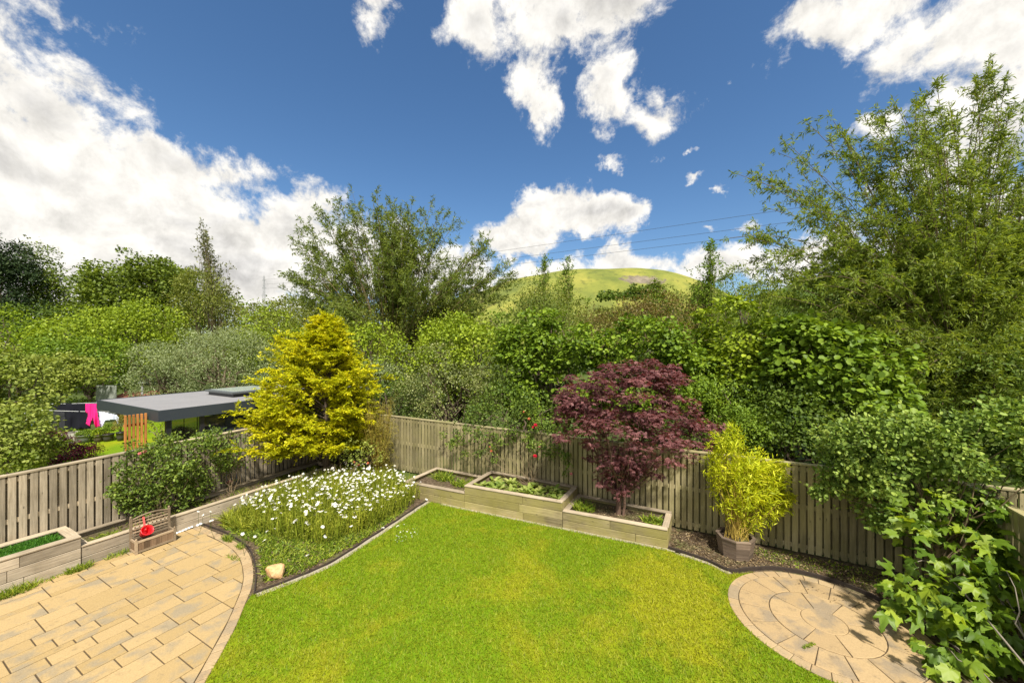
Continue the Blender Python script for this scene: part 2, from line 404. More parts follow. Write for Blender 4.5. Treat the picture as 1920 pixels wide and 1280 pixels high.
INNER = [(-10.68, 4.27), (-9.66, 4.29), (-8.90, 4.235), (-8.40, 4.13), (-8.0, 3.99), (-7.56, 3.79), (-7.236, 3.59), (-6.896, 3.33), (-6.479, 2.995), (-6.05, 2.59), (-5.775, 2.34), (-4.6, 1.17), (-3.2, -.30), (-2.6, -1.0)]
OUTER = [(-10.68, 4.43), (-9.50, 4.445), (-8.80, 4.40), (-8.32, 4.29), (-7.90, 4.13), (-7.46, 3.915), (-7.10, 3.69), (-6.78, 3.43), (-6.36, 3.09), (-5.94, 2.69), (-5.66, 2.41), (-4.48, 1.24), (-3.08, -.23), (-2.48, -.93)]
EDGE = [(-6.93, 3.64), (-6.72, 4.28), (-6.60, 4.90), (-6.68, 5.85), (-6.77, 6.75), (-6.86, 7.55), (-6.90, 8.06)]       # daisy bed to lawn
EDGE2 = [(-10.70, 4.50), (-9.8, 4.53), (-8.94, 4.47), (-8.42, 4.36), (-7.9, 4.16), (-7.45, 3.95), (-6.95, 3.66)]     # daisy bed to patio
BEDF = [(-7.75, 8.05), (-6.44, 8.13), (-5.72, 8.17), (-3.10, 8.36), (-.82, 8.52)]                                     # fronts of the raised beds
MULCH = [(-.82, 8.50), (-.60, 8.46), (-.06, 8.36), (.30, 8.16), (.55, 8.28)]
CC, CR = (1.53, 7.39), 1.29
lawn_poly = [(-2.48, -.93)] + OUTER[::-1][1:7] + [(-6.93, 3.60)] + [(x + .10, y) for x, y in EDGE[1:]] + [(x, y - .05) for x, y in BEDF[1:]] + [(x, y - .05) for x, y in MULCH[1:4]]
ang = np.linspace(R(128), R(290), 24)
lawn_poly += [(CC[0] + CR * math.cos(a), CC[1] + CR * math.sin(a)) for a in ang] + [(2.6, 6.25), (3.2, 5.2), (3.4, 2.0), (3.4, -.93)]
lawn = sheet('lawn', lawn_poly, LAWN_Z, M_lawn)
sheet('bed_soil', [(-11.9, 4.2), (-6.60, 3.4), (-6.45, 5.0), (-6.60, 8.3), (-12.5, 9.7)], .012, M_soil)
sheet('bark_mulch_bed', [(-1.2, 8.36), (-.2, 8.22), (.2, 7.9), (2.6, 6.0), (3.2, 4.9), (3.3, -1), (4.1, -1), (4.0, 9.7), (-1.2, 9.7)], .008, M_soil)

# mown grass, as blades
def grass(name, n, poly, z, h, w, mat, lean=.5, box_=None, parent=None):
    P = np.array(poly); lo, hi = P.min(0), P.max(0)
    if box_: lo = np.maximum(lo, box_[0]); hi = np.minimum(hi, box_[1])
    pts = lo + rng.random((int(n * 1.6), 2)) * (hi - lo); pts = pts[inside(poly, pts)][:n]; n = len(pts)
    b = np.c_[pts, np.full(n, z)]; a = rng.random(n) * 2 * np.pi; hh = h * (.55 + .75 * rng.random(n)); ww = w * (.7 + .6 * rng.random(n))
    t = np.c_[np.cos(a), np.sin(a), np.zeros(n)]; l = rng.normal(0, lean, (n, 2)) * hh[:, None]
    V = np.stack([b - t * ww[:, None] / 2, b + t * ww[:, None] / 2, b + np.c_[l, hh]], 1).reshape(-1, 3)
    o = link(name, bulk(name, V, np.arange(3 * n).reshape(-1, 3), np.repeat(rng.random(n), 3)), mat, parent); o['kind'] = 'stuff'; return o
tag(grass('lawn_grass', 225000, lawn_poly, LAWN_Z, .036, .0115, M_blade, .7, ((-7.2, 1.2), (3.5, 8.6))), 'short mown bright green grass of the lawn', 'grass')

# ------------------------------------------------------------------ patio: random-length buff slabs with a sett border
patio_poly = INNER[::-1] + [(-10.68, -1.0)]
if area(patio_poly) < 0: patio_poly = patio_poly[::-1]
patio = tag(empty('patio'), 'buff slab patio with a curved border of setts', 'patio', kind='structure')
base = sheet('joint_bed', OUTER[::-1] + [(-10.68, -1.0)], .014, M_grit); base.parent = patio
U = .1425
def tile_grid(nx, ny, seed):
    r = np.random.default_rng(seed); used = np.zeros((nx, ny), bool); out = []
    sizes = [(3, 4), (3, 3), (2, 3), (4, 4), (3, 5), (4, 3), (4, 5), (2, 4), (5, 4), (3, 2)]
    pr = np.array([3, 3, 2, 2, 2, 2, 1.5, 1, 1, .6])
    for j in range(ny):
        for i in range(nx):
            if used[i, j]: continue
            for k in r.choice(len(sizes), len(sizes), False, pr / pr.sum()):
                a, b = sizes[k]
                if i + a <= nx and j + b <= ny and not used[i:i + a, j:j + b].any(): break
            else:
                a = b = 1
                while j + b < ny and b < 4 and not used[i, j + b]: b += 1
            used[i:i + a, j:j + b] = True; out.append((i, j, a, b))
    return out
x0, y0 = -10.72, -1.0
for (i, j, a, b) in tile_grid(58, 38, 5):
    # columns run away from the house: long joints lie across
    rect = [(x0 + i * U, y0 + j * U), (x0 + (i + a) * U, y0 + j * U), (x0 + (i + a) * U, y0 + (j + b) * U), (x0 + i * U, y0 + (j + b) * U)]
    gx, gy = .0075, .0075
    rect = [(rect[0][0] + gx, rect[0][1] + gy), (rect[1][0] - gx, rect[1][1] + gy), (rect[2][0] - gx, rect[2][1] - gy), (rect[3][0] + gx, rect[3][1] - gy)]
    p = clip_convex(rect, patio_poly)
    if len(p) < 3 or area(p) < .006: continue
    q = [p[0]]
    for w in p[1:]:
        if math.hypot(w[0] - q[-1][0], w[1] - q[-1][1]) > .004: q.append(w)
    if len(q) < 3: continue
    cx, cy = np.mean(q, 0)
    o = link('slab', prism('slab', [(x - cx, y - cy) for x, y in q], -.02, 0, .005), M_slab, patio, (cx, cy, PAVE_Z + rng.normal(0, .0012)))
    o.rotation_euler = (rng.normal(0, .0015), rng.normal(0, .0015), 0)
ni = 64; I2, O2 = resample(spline(INNER, 300), ni + 1), resample(spline(OUTER, 300), ni + 1)
for k in range(ni):
    a, b, c, d = I2[k], I2[k + 1], O2[k + 1], O2[k]; m = (a + b + c + d) / 4
    q = [tuple((p - m) * np.array([.93, .93])) for p in (a, b, c, d)]
    if area(q) < 0: q = q[::-1]
    link('edging_sett', prism('edging_sett', q, -.02, 0, .006), M_sett, patio, (m[0], m[1], PAVE_Z + rng.normal(0, .0015)))

# circular paving
ring = tag(empty('circle_patio', (CC[0], CC[1], 0)), 'round paved circle of wedge slabs in three rings', 'patio', kind='structure')
def wedge(r0, r1, a0, a1, n=5):
    o = [(r1 * math.cos(a), r1 * math.sin(a)) for a in np.linspace(a0, a1, n)]
    i = [(r0 * math.cos(a), r0 * math.sin(a)) for a in np.linspace(a1, a0, n)] if r0 > 0 else []
    return o + i
bed = link('joint_bed', prism('joint_bed', [(1.29 * math.cos(a), 1.29 * math.sin(a)) for a in np.linspace(0, 2 * np.pi, 48, endpoint=False)], -.01, .016), M_grit, ring)
def lay(name, r0, r1, count, mat, start, gap=.006, jit=0.0):
    for k in range(count):
        a0 = start + 2 * np.pi * k / count; a1 = start + 2 * np.pi * (k + 1) / count; rm = (r0 + r1) / 2
        a0 += gap / rm; a1 -= gap / rm
        q = wedge(r0 + gap, r1 - gap, a0, a1); c = np.mean(q, 0)
        o = link(name, prism(name, [(x - c[0], y - c[1]) for x, y in q], -.02, 0, .005), mat, ring, (c[0], c[1], PAVE_Z + rng.normal(0, .0015)))
link('slab', prism('slab', [(.285 * math.cos(a), .285 * math.sin(a)) for a in np.linspace(0, 2 * np.pi, 32, endpoint=False)], -.02, 0, .005), M_circle, ring, (0, 0, PAVE_Z))
lay('slab', .285, .70, 8, M_circle, R(14)); lay('slab', .70, 1.13, 16, M_circle, R(6)); lay('edging_sett', 1.13, 1.29, 36, M_sett, R(2), .004)

# edging strips
def strip(name, label, pts, w, z0, z1, mat, cat, kind=None):
    P = spline(pts, 60); t = np.gradient(P, axis=0); n = np.c_[-t[:, 1], t[:, 0]]; n /= np.linalg.norm(n, axis=1, keepdims=True)
    wob = 1 + .12 * np.sin(np.arange(60) * .9)
    a, b = P + n * (w / 2) * wob[:, None], P - n * (w / 2); V, F = [], []
    for k in range(60): V += [(*a[k], z0), (*a[k], z1), (*b[k], z1), (*b[k], z0)]
    for k in range(59):
        i = 4 * k
        for s in range(4): F.append((i + s, i + (s + 1) % 4, i + 4 + (s + 1) % 4, i + 4 + s))
    F += [(3, 2, 1, 0), (4 * 59, 4 * 59 + 1, 4 * 59 + 2, 4 * 59 + 3)]
    return tag(link(name, pyd(name, V, F), mat), label, cat, kind=kind)
strip('lawn_edging', 'dark curved edging strip between daisy bed and lawn', EDGE, .022, .0, .055, M_edging, 'edging')
strip('bed_edging', 'dark curved edging strip between daisy bed and patio setts', EDGE2, .022, .0, .05, M_edging, 'edging')
strip('mulch_edging', 'dark edging strip between bark mulch and round patio', [(-.80, 8.52), (-.45, 8.46), (-.05, 8.36), (.30, 8.20), (.62, 8.42), (1.05, 8.68), (1.6, 8.76), (2.2, 8.62), (2.7, 8.20), (2.98, 7.6), (3.0, 7.0)], .035, .0, .075, M_edging, 'edging')
strip('grit_strip', 'pale gritty strip along the lawn beside the daisy bed', [(x + .07, y) for x, y in EDGE], .11, .0, .022, M_grit_pale, 'gravel', 'structure')
strip('grit_strip', 'pale gritty strip along the lawn below the timber beds', [(x, y - .04) for x, y in BEDF[1:] + MULCH[1:4]], .10, .0, .0225, M_grit_pale, 'gravel', 'structure')

# ------------------------------------------------------------------ fences
def fence(label, A, B, z_top, m_board, m_rail, side=1, pitch=.1305, bw=.098, zb=.05):
    """double-sided slat fence from A to B; side=+1 puts the garden on the left of A->B"""
    A, B = np.array(A, float), np.array(B, float); L = np.linalg.norm(B - A); rz = math.atan2(B[1] - A[1], B[0] - A[0])
    t = thing('slat_fence', label, 'fence', (A[0], A[1], 0), rz, 'slatted garden fences')
    H = z_top - .035
    me = box_mesh('board', -bw / 2, bw / 2, -.009, .009, 0, H - zb, .002)
    n = int(L / pitch)
    for k in range(n):
        x = (k + .5) * pitch
        o = link('board', me, m_board, t, (x + rng.normal(0, .0015), side * (.040 + rng.normal(0, .0012)), zb + rng.normal(0, .004))); o.rotation_euler = (0, rng.normal(0, .0022), 0)
        o = link('board', me, m_board, t, (x + pitch / 2, -side * .046, zb)); o.rotation_euler = (0, rng.normal(0, .002), 0)
    np_ = max(1, round(L / 2.4)); pl = L / np_
    for k in range(np_):
        a, b = k * pl + .002, (k + 1) * pl - .002
        for (z0, z1) in ((z_top - .16, z_top - .075), (.93, 1.02), (.12, .21)):
            box('rail', (0, b - a, -.030, .030, z0, z1), m_rail, t, (a, 0, 0))
        c = box('cap_rail', (0, b - a, -.062, .066, H, z_top), m_rail, t, (a, 0, rng.normal(0, .002)), bev=.004)
    return t
fence('silvery slatted fence between the buff patio and the neighbouring garden', (-11.42, -.8), (-12.40, 9.62), 1.86, M_fence, M_rail, side=-1)
fence('greenish slatted fence behind the raised timber beds and red maple', (-12.38, 9.64), (3.97, 9.64), 1.86, M_fence_green, M_rail_green, side=-1)
fence('slatted fence behind the fig with an end corner at the plum tree', (4.0, 9.60), (4.0, 1.6), 1.84, M_fence_green, M_rail_green, side=-1)
fence('slatted fence running on beyond the garden corner past the plum tree', (4.06, 9.66), (9.5, 9.9), 1.84, M_fence_green, M_rail_green, side=-1)

# ------------------------------------------------------------------ raised timber beds
def plank(name, p, q, z0, z1, th, mat, parent, inward=1, bev=.006):
    p, q = np.array(p, float), np.array(q, float); L = np.linalg.norm(q - p); rz = math.atan2(q[1] - p[1], q[0] - p[0])
    y0, y1 = (0, th) if inward > 0 else (-th, 0)
    return box(name, (0, L, y0, y1, 0, z1 - z0), mat, parent, (p[0], p[1], z0), (0, 0, rz), bev)
def wall_courses(p, q, ztop, mat, parent, inward=1, course=.2, length=1.9, th=.05, seed=0):
    p, q = np.array(p, float), np.array(q, float); L = np.linalg.norm(q - p); d = (q - p) / L; n = round(ztop / course)
    r = np.random.default_rng(seed)
    for c in range(n):
        s = 0.0; first = length * (.35 + .6 * r.random())
        while s < L - 1e-6:
            e = min(L, s + (first if s == 0 else length))
            if L - e < .35: e = L
            plank('sleeper', p + d * (s + .003), p + d * (e - .003), c * course + .002, (c + 1) * course - .005, th + r.normal(0, .0015), mat, parent, inward); s = e
def offset_pt(p, q, t): p, q = np.array(p), np.array(q); return p + (q - p) * t
def raised_bed(label, corners, ztop, mat, capmat, soil, sides=(1, 1, 1, 1), course=.2, seed=0, capw=.13, group='raised timber beds'):
    """corners counter-clockwise: front-near ... ; sides says which of the four walls exist"""
    t = thing('raised_bed', label, 'raised bed', group=group); n = 4; P = np.array(corners, float)
    body = ztop - .03
    for k in range(n):
        p, q = P[k], P[(k + 1) % n]; d = (q - p) / np.linalg.norm(q - p)
        a = p + d * (.052 if k % 2 else 0); b = q - d * (.052 if k % 2 else 0)
        if sides[k]:
            wall_courses(a, b, body, mat, t, 1, body / round(body / course), seed=seed + k)
        nrm = np.array([-d[1], d[0]])
        e = capw + .002 if k % 2 else 0
        plank('cap_board', p + d * e - nrm * .012, q - d * e - nrm * .012, body, ztop, capw, capmat, t, 1, .006)
    V = P + (P.mean(0) - P) * .03
    s = link('soil', prism('soil', [tuple(v) for v in V], 0, soil), M_soil, t); return t
BF = lambda x: np.interp(x, [p[0] for p in BEDF], [p[1] for p in BEDF])
raised_bed('low timber bed of sparse weeds next to the bamboo corner', [(-7.75, BF(-7.75)), (-5.74, BF(-5.74)), (-5.74, 9.50), (-7.75, 9.50)], .42, M_sleeper_green, M_cap, .30, seed=1)
raised_bed('tall mossy timber bed filled with broad pale green leaves', [(-5.735, BF(-5.735) - .01), (-3.09, BF(-3.09) - .01), (-3.09, 9.50), (-5.735, 9.50)], .62, M_sleeper_green, M_cap, .50, seed=9)
raised_bed('low timber bed with the red maple growing in it', [(-3.085, BF(-3.085)), (-.82, BF(-.82)), (-.82, 9.50), (-3.085, 9.50)], .42, M_sleeper_green, M_cap, .32, seed=17)
raised_bed('tall pale timber bed filled with dark green grass', [(-10.70, -.9), (-10.70, 2.53), (-11.60, 2.53), (-11.60, -.9)], .62, M_sleeper, M_cap, .50, seed=25, capw=.16)
raised_bed('long low timber bed under the climbing rose', [(-10.72, 2.535), (-10.80, 8.2), (-11.78, 8.2), (-11.62, 2.535)], .42, M_sleeper, M_cap, .30, seed=33)

# ------------------------------------------------------------------ leaf engine
def unit(a): return a / np.maximum(np.linalg.norm(a, axis=-1, keepdims=True), 1e-9)
T_DIAMOND = (np.array([[0, 0, 0], [.5, .5, .06], [1, 0, -.05], [.5, -.5, .06]]), np.array([[0, 1, 2, 3]]))
T_OVAL = (np.array([[0, 0, 0], [.28, .42, .10], [.72, .42, .05], [1, 0, -.12], [.72, -.42, .05], [.28, -.42, .10]]), np.array([[0, 3, 2, 1], [0, 5, 4, 3]]))
def leaves(P, A, N, L, W, tmpl, rnd):
    T, F = tmpl; A = unit(A); N = N - (N * A).sum(1, keepdims=True) * A; N = unit(N); B = np.cross(N, A)
    L = np.broadcast_to(L, (len(P),))[:, None, None]; W = np.broadcast_to(W, (len(P),))[:, None, None]
    V = P[:, None, :] + L * T[None, :, 0:1] * A[:, None, :] + W * T[None, :, 1:2] * B[:, None, :] + L * T[None, :, 2:3] * N[:, None, :]
    k = len(T); Fa = (np.arange(len(P)) * k)[:, None, None] + F[None]
    return V.reshape(-1, 3), Fa.reshape(-1, F.shape[1]), np.repeat(rnd, k)
def join(parts):
    V, F, Q, o = [], [], [], 0
    for v, f, q in parts: V.append(v); F.append(f + o); Q.append(q); o += len(v)
    return np.concatenate(V), np.concatenate(F), np.concatenate(Q)
def leaf_obj(name, parts, mat, parent):
    V, F, Q = join(parts); return link(name, bulk(name, V, F, Q), mat, parent)
def rnd_unit(r, n): return unit(r.normal(size=(n, 3)))
def clumps(r, C, Rd, O, per, L, W, tmpl, flat=.75, up=.8, out=.6, droop=.25, hollow=.55, spread=.5):
    """leaves on the outside of round twig clumps: C centres, Rd radii, O outward direction of each clump"""
    n = len(C) * per; c = np.repeat(np.arange(len(C)), per)
    d = unit(rnd_unit(r, n) + .55 * O[c] + np.array([0, 0, .25]))
    rr = Rd[c] * (hollow + (1 - hollow) * r.random(n) ** .6) * (1 + .25 * r.normal(size=n).clip(-1, 1.6))
    P = C[c] + d * rr[:, None] * np.array([1, 1, flat])
    N = unit(out * d + up * np.array([0, 0, 1.0]) + spread * r.normal(size=(n, 3)))
    A = unit(d * .7 + .7 * r.normal(size=(n, 3)) - np.array([0, 0, droop]))
    s = .65 + .6 * r.random(n)
    q = (.30 * r.random(len(C)))[c] + .70 * r.random(n)
    return leaves(P, A, N, L * s, W * s, tmpl, q)
def envelope(r, cen, rad, n, lobes=7, lobe=.45, low=-.5, core=.86):
    """clump centres over an uneven crown made of an ellipsoid and lobes; returns centres, outward directions"""
    cen, rad = np.array(cen, float), np.array(rad, float)
    E = [(cen, rad * core)]
    for _ in range(lobes):
        d = rnd_unit(r, 1)[0]; d[2] = abs(d[2]) * .9 - .15; d = d / np.linalg.norm(d)
        E.append((cen + d * rad * (.60 + .18 * r.random()), rad * lobe * (.7 + .5 * r.random())))
    Ps, Ds = [], []
    while sum(len(p) for p in Ps) < n:
        k = r.integers(len(E)) if r.random() < .7 else 0; c, a = E[k]
        d = rnd_unit(r, 40); d = d[d[:, 2] > low]; p = c + d * a * (.86 + .2 * r.random((len(d), 1)))
        dep = np.min([np.linalg.norm((p - c2) / a2, axis=1) for c2, a2 in E], axis=0)
        keep = dep > .72; Ps.append(p[keep][:6]); Ds.append(unit(d / a)[keep][:6])
    return np.concatenate(Ps)[:n], np.concatenate(Ds)[:n]
def wiggle(r, a, b, n, amp, bow=(0, 0, 0)):
    t = np.linspace(0, 1, n)[:, None]; p = np.asarray(a) * (1 - t) + np.asarray(b) * t
    p = p + np.sin(np.pi * t) * np.asarray(bow); p[1:-1] += r.normal(0, amp, (n - 2, 3)); return p

def bush(name, label, cat, u0, u1, v0, Y, mat, leaf=.075, wide=.8, per=80, dens=1.0, clump=.42, tmpl=T_OVAL, ground=0.0, v1=None, seed=0, group=None,
         depth=.8, lobes=8, flat=.75, up=.8, droop=.25, low=-.55, lobe=.45, trunkmat=None, spread=.38, hollow=.55, core=.80):
    """broad-leaved tree or shrub whose crown spans u0..u1 and rises to v0 when seen Y metres away"""
    r = np.random.default_rng(1000 + seed)
    cx = (u0 + u1) / 2; rx = (u1 - u0) / 2 * Y / FPX
    zt = at(cx, v0, Y)[2]; zb = ground + .1 if v1 is None else at(cx, v1, Y)[2]
    p = at(cx, VH, Y); base = np.array([p[0], p[1], ground])
    cen = np.array([p[0], p[1], (zt + zb) / 2]); rad = np.array([rx, rx * depth, (zt - zb) / 2])
    cr = clump; eff = rad - cr * .6
    n = int(dens * 4 * np.pi * ((eff[0] * eff[1]) ** 1.6 + (eff[0] * eff[2]) ** 1.6 + (eff[1] * eff[2]) ** 1.6) ** (1 / 1.6) / 3 ** (1 / 1.6) / (cr * cr) * .55)
    n = max(12, n)
    Cc, O = envelope(r, cen, eff, n, lobes, lobe, low, core)
    k = n // 4; d = rnd_unit(r, k); Cc = np.vstack([Cc, cen + d * eff * (.35 + .45 * r.random((k, 1)))]); O = np.vstack([O, d]); n += k
    Rd = cr * (.7 + .6 * r.random(n))
    t = thing(name, label, cat, tuple(base), group=group)
    sh = base
    per = int(per * .88); leaf *= 1.05
    parts = [clumps(r, Cc - sh, Rd, O, per, leaf, leaf * wide, tmpl, flat, up, .6, droop, hollow, spread)]
    leaf_obj('crown', parts, mat, t)
    nst = min(n, 22); idx = r.choice(n, nst, False); ch = []
    fork = cen * np.array([1, 1, 0]) + np.array([0, 0, zb + (zt - zb) * .28]) - sh
    tr = max(.03, .022 * (zt - ground))
    ch.append((wiggle(r, (0, 0, -.05), fork, 6, .04), tr, tr * .75))
    for i in idx:
        tip = Cc[i] - sh; ch.append((wiggle(r, fork * (.6 + .4 * r.random()), tip, 7, .06 * rx, (0, 0, .12 * rx)), tr * .5, .008))
    tube_obj('trunk', ch, trunkmat or M_bark, t)
    return t

def shoots(name, label, cat, base, tips, mat, twigmat, nsub, leaf_l, leaf_w, seed=0, fork=(.1, .5), twig=(.5, 1.1), per=12, rad=.03, group=None, start=.35, upc=.55, droop=.35, trunk_r=.16, bow=.35):
    """many-stemmed willow: curved shoots from a short bole to given tips, each with leafy twigs"""
    r = np.random.default_rng(2000 + seed); base = np.array(base, float); tips = np.array(tips, float) - base
    t = thing(name, label, cat, tuple(base), group=group); ch = []; TP, TD, TL = [], [], []
    H = tips[:, 2].max()
    for tip in tips:
        f = np.array([tip[0] * .12, tip[1] * .12, H * (fork[0] + (fork[1] - fork[0]) * r.random() * .6)])
        f[2] = min(f[2], tip[2] * .8) if tip[2] > .5 else tip[2] * .5
        m = f + (tip - f) * .5 + np.array([0, 0, np.linalg.norm(tip - f) * bow * (.4 + .6 * r.random())]) * (1 if tip[2] > f[2] else .6) + r.normal(0, .12, 3) * np.linalg.norm(tip - f) * .3
        q = np.linspace(0, 1, 9)[:, None]; cur = (1 - q) ** 2 * f + 2 * q * (1 - q) * m + q * q * tip
        ch.append((np.vstack([[f[0] * .3, f[1] * .3, f[2] * .4], cur]), rad * (.8 + .5 * r.random()), .006))
        k = nsub; s = start + (1 - start) * r.random(k) ** .8
        pos = (1 - s[:, None]) ** 2 * f + 2 * s[:, None] * (1 - s[:, None]) * m + s[:, None] ** 2 * tip
        tan = unit(2 * (1 - s[:, None]) * (m - f) + 2 * s[:, None] * (tip - m))
        d = unit(tan * .75 + .55 * r.normal(size=(k, 3)) + np.array([0, 0, upc - .35]))
        TP.append(np.vstack([pos, tip])); TD.append(np.vstack([d, tan[:1] * .3 + unit(tip - m) * .7])); TL.append(np.r_[twig[0] + (twig[1] - twig[0]) * r.random(k), twig[0]])
    TP, TD, TL = np.concatenate(TP), unit(np.concatenate(TD)), np.concatenate(TL)
    ch.append((wiggle(r, (0, 0, -.1), (0, 0, H * (fork[0] + .08)), 5, .05), trunk_r, trunk_r * .7))
    tube_obj('trunk', ch, twigmat, t, 5)
    nT = len(TP); end = TP + TD * TL[:, None] - np.c_[np.zeros((nT, 2)), TL * .12]
    tw = [(np.array([a, (a + b) / 2 + np.array([0, 0, .03]), b]), .006, .002) for a, b in list(zip(TP, end))[::3]]
    tube_obj('twigs', tw, twigmat, t, 3)['kind'] = 'stuff'
    n = nT * per; c = np.repeat(np.arange(nT), per); s = (.1 + .9 * r.random(n))[:, None]
    P = TP[c] * (1 - s) + end[c] * s + r.normal(0, .012, (n, 3))
    A = unit(TD[c] * .8 + .75 * r.normal(size=(n, 3)) - np.array([0, 0, droop])); N = unit(r.normal(size=(n, 3)) * .7 + np.array([0, 0, .8]))
    sc = .6 + .6 * r.random(n); q = (.4 * r.random(nT))[c] + .6 * r.random(n)
    leaf_obj('crown', [leaves(P, A, N, leaf_l * sc, leaf_w * sc, T_DIAMOND, q)], mat, t)
    return t
def fan_tips(outline, hub, Y, n, seed, lo=.45, dY=2.0):
    r = np.random.default_rng(seed); out = []; O = resample(outline, 200)
    for _ in range(n):
        o = O[r.integers(200)]; f = lo + (1 - lo) * r.random() ** .7
        out.append(at(hub[0] + (o[0] - hub[0]) * f, hub[1] + (o[1] - hub[1]) * f, Y + r.normal(0, dY) * (.4 + .6 * (1 - abs(2 * f - 1)))))
    return np.array(out)

# leaf materials
L_hazel = leafmat('hazel leaf', [(0, (0.075, 0.130, 0.012)), (.5, (0.155, 0.245, 0.020)), (1, (0.280, 0.380, 0.036))])
L_hazel_bright = leafmat('bright hazel leaf', [(0, (0.120, 0.180, 0.010)), (.5, (0.235, 0.320, 0.020)), (1, (0.380, 0.460, 0.040))])
L_dark = leafmat('deep green leaf', [(0, (0.040, 0.075, 0.010)), (.5, (0.090, 0.145, 0.018)), (1, (0.180, 0.245, 0.035))])
L_pale = leafmat('pale hawthorn leaf', [(0, (0.088, 0.119, 0.027)), (.5, (0.181, 0.219, 0.056)), (1, (0.362, 0.375, 0.138))], spec=.5)
L_willow = leafmat('willow leaf', [(0, (0.085, 0.130, 0.026)), (.5, (0.163, 0.215, 0.039)), (1, (0.273, 0.325, 0.072))], trans=.42)
L_willow2 = leafmat('fresh willow leaf', [(0, (0.094, 0.156, 0.025)), (.5, (0.194, 0.256, 0.035)), (1, (0.312, 0.375, 0.062))], trans=.45)
L_silver = leafmat('silver sallow leaf', [(0, (0.130, 0.170, 0.075)), (.5, (0.250, 0.300, 0.135)), (1, (0.420, 0.470, 0.250))], trans=.3)
L_olive = leafmat('olive willow leaf', [(0, (0.098, 0.124, 0.021)), (.5, (0.176, 0.202, 0.034)), (1, (0.273, 0.293, 0.058))])
L_ash = leafmat('ash leaf', [(0, (0.065, 0.100, 0.012)), (.5, (0.140, 0.195, 0.020)), (1, (0.230, 0.290, 0.030))])
L_pine = leafmat('dark pine needle', [(0, (0.017, 0.036, 0.014)), (.5, (0.042, 0.073, 0.025)), (1, (0.084, 0.119, 0.042))], trans=.15)
L_birch = leafmat('grey birch leaf', [(0, (.10, .115, .045)), (.5, (.17, .18, .075)), (1, (.27, .27, .13))])
L_gold = leafmat('golden cypress spray', [(0, (0.240, 0.290, 0.008)), (.5, (0.530, 0.540, 0.010)), (1, (0.880, 0.780, 0.030))], trans=.38, tint=(1.1, 1.05, .5))
L_maple = leafmat('red maple leaf', [(0, (.095, .038, .042)), (.5, (.175, .072, .075)), (1, (.34, .165, .16))], trans=.35, tint=(1.4, .6, .55))
L_maroon = leafmat('maroon acer leaf', [(0, (.035, .005, .012)), (.5, (.085, .010, .024)), (1, (.15, .022, .04))], trans=.3, tint=(1.4, .5, .6))
L_bamboo = leafmat('yellow bamboo leaf', [(0, (0.300, 0.370, 0.012)), (.5, (0.540, 0.600, 0.020)), (1, (0.800, 0.760, 0.060))], trans=.4)
L_brownboo = leafmat('dry bamboo leaf', [(0, (0.156, 0.132, 0.024)), (.5, (0.264, 0.228, 0.036)), (1, (0.384, 0.336, 0.084))], trans=.3)
L_plum = leafmat('plum leaf', [(0, (0.090, 0.155, 0.028)), (.5, (0.200, 0.295, 0.050)), (1, (0.400, 0.490, 0.100))], spec=.25)
L_rose = leafmat('rose leaf', [(0, (0.055, 0.095, 0.016)), (.5, (0.130, 0.195, 0.028)), (1, (0.280, 0.360, 0.055))], spec=.25)
L_fig = leafmat('fig leaf', [(0, (0.085, 0.160, 0.014)), (.5, (0.170, 0.280, 0.020)), (1, (0.330, 0.430, 0.035))], trans=.42, spec=.45)
L_lime = leafmat('lime green leaf', [(0, (.10, .17, .010)), (.5, (.20, .285, .014)), (1, (.30, .37, .025))])
L_yellowish = leafmat('yellow green maple leaf', [(0, (0.120, 0.165, 0.025)), (.5, (0.235, 0.285, 0.045)), (1, (0.400, 0.440, 0.110))])
L_gorse = leafmat('russet scrub', [(0, (.10, .075, .02)), (.5, (.17, .125, .035)), (1, (.24, .20, .06))])
L_stalk = leafmat('daisy stalk green', [(0, (0.120, 0.160, 0.014)), (.5, (0.250, 0.300, 0.024)), (1, (0.440, 0.450, 0.060))])
L_weed = leafmat('weed grass', [(0, (0.080, 0.140, 0.012)), (.5, (0.180, 0.260, 0.020)), (1, (0.360, 0.400, 0.050))])
L_turf_dark = leafmat('dark planter grass', [(0, (0.027, 0.102, 0.010)), (.5, (0.060, 0.187, 0.017)), (1, (0.119, 0.272, 0.027))])

# ------------------------------------------------------------------ trees and shrubs beyond the back fence
HG = 'trees and shrubs beyond the back fence'
bush('hazel_shrub', 'dense hazel shrub behind the golden conifer tip', 'shrub', 600, 790, 582, 17.5, L_hazel_bright, .10, .85, 60, .9, .55, seed=1, group=HG)
bush('hazel_shrub', 'bright hazel above the pale small-leaved hawthorn', 'shrub', 740, 990, 578, 16.5, L_hazel_bright, .10, .85, 70, 1.0, .55, seed=2, group=HG)
bush('hazel_shrub', 'hazel rising just above the climbing rose behind the fence', 'shrub', 925, 1140, 572, 13.2, L_hazel, .125, .9, seed=3, group=HG, up=1.3, flat=.5, spread=.35, clump=.52, per=120, dens=1.0)
bush('hazel_shrub', 'tall hazel directly behind the red maple', 'shrub', 1075, 1310, 562, 12.6, L_hazel, .125, .9, seed=4, group=HG, up=1.3, flat=.5, spread=.35, clump=.52, per=120, dens=1.0)
bush('hazel_shrub', 'broad hazel behind the potted yellow bamboo', 'shrub', 1270, 1520, 545, 12.2, L_hazel_bright, .125, .9, seed=5, group=HG, up=1.3, flat=.5, spread=.35, clump=.52, per=120, dens=1.0)
bush('lime_sapling', 'large-leaved dark green sapling between bamboo and plum tree', 'tree', 1390, 1665, 590, 10.6, L_hazel, .14, .95, 60, 1.0, .42, seed=6, group=HG, up=1.2, flat=.55, droop=.45)
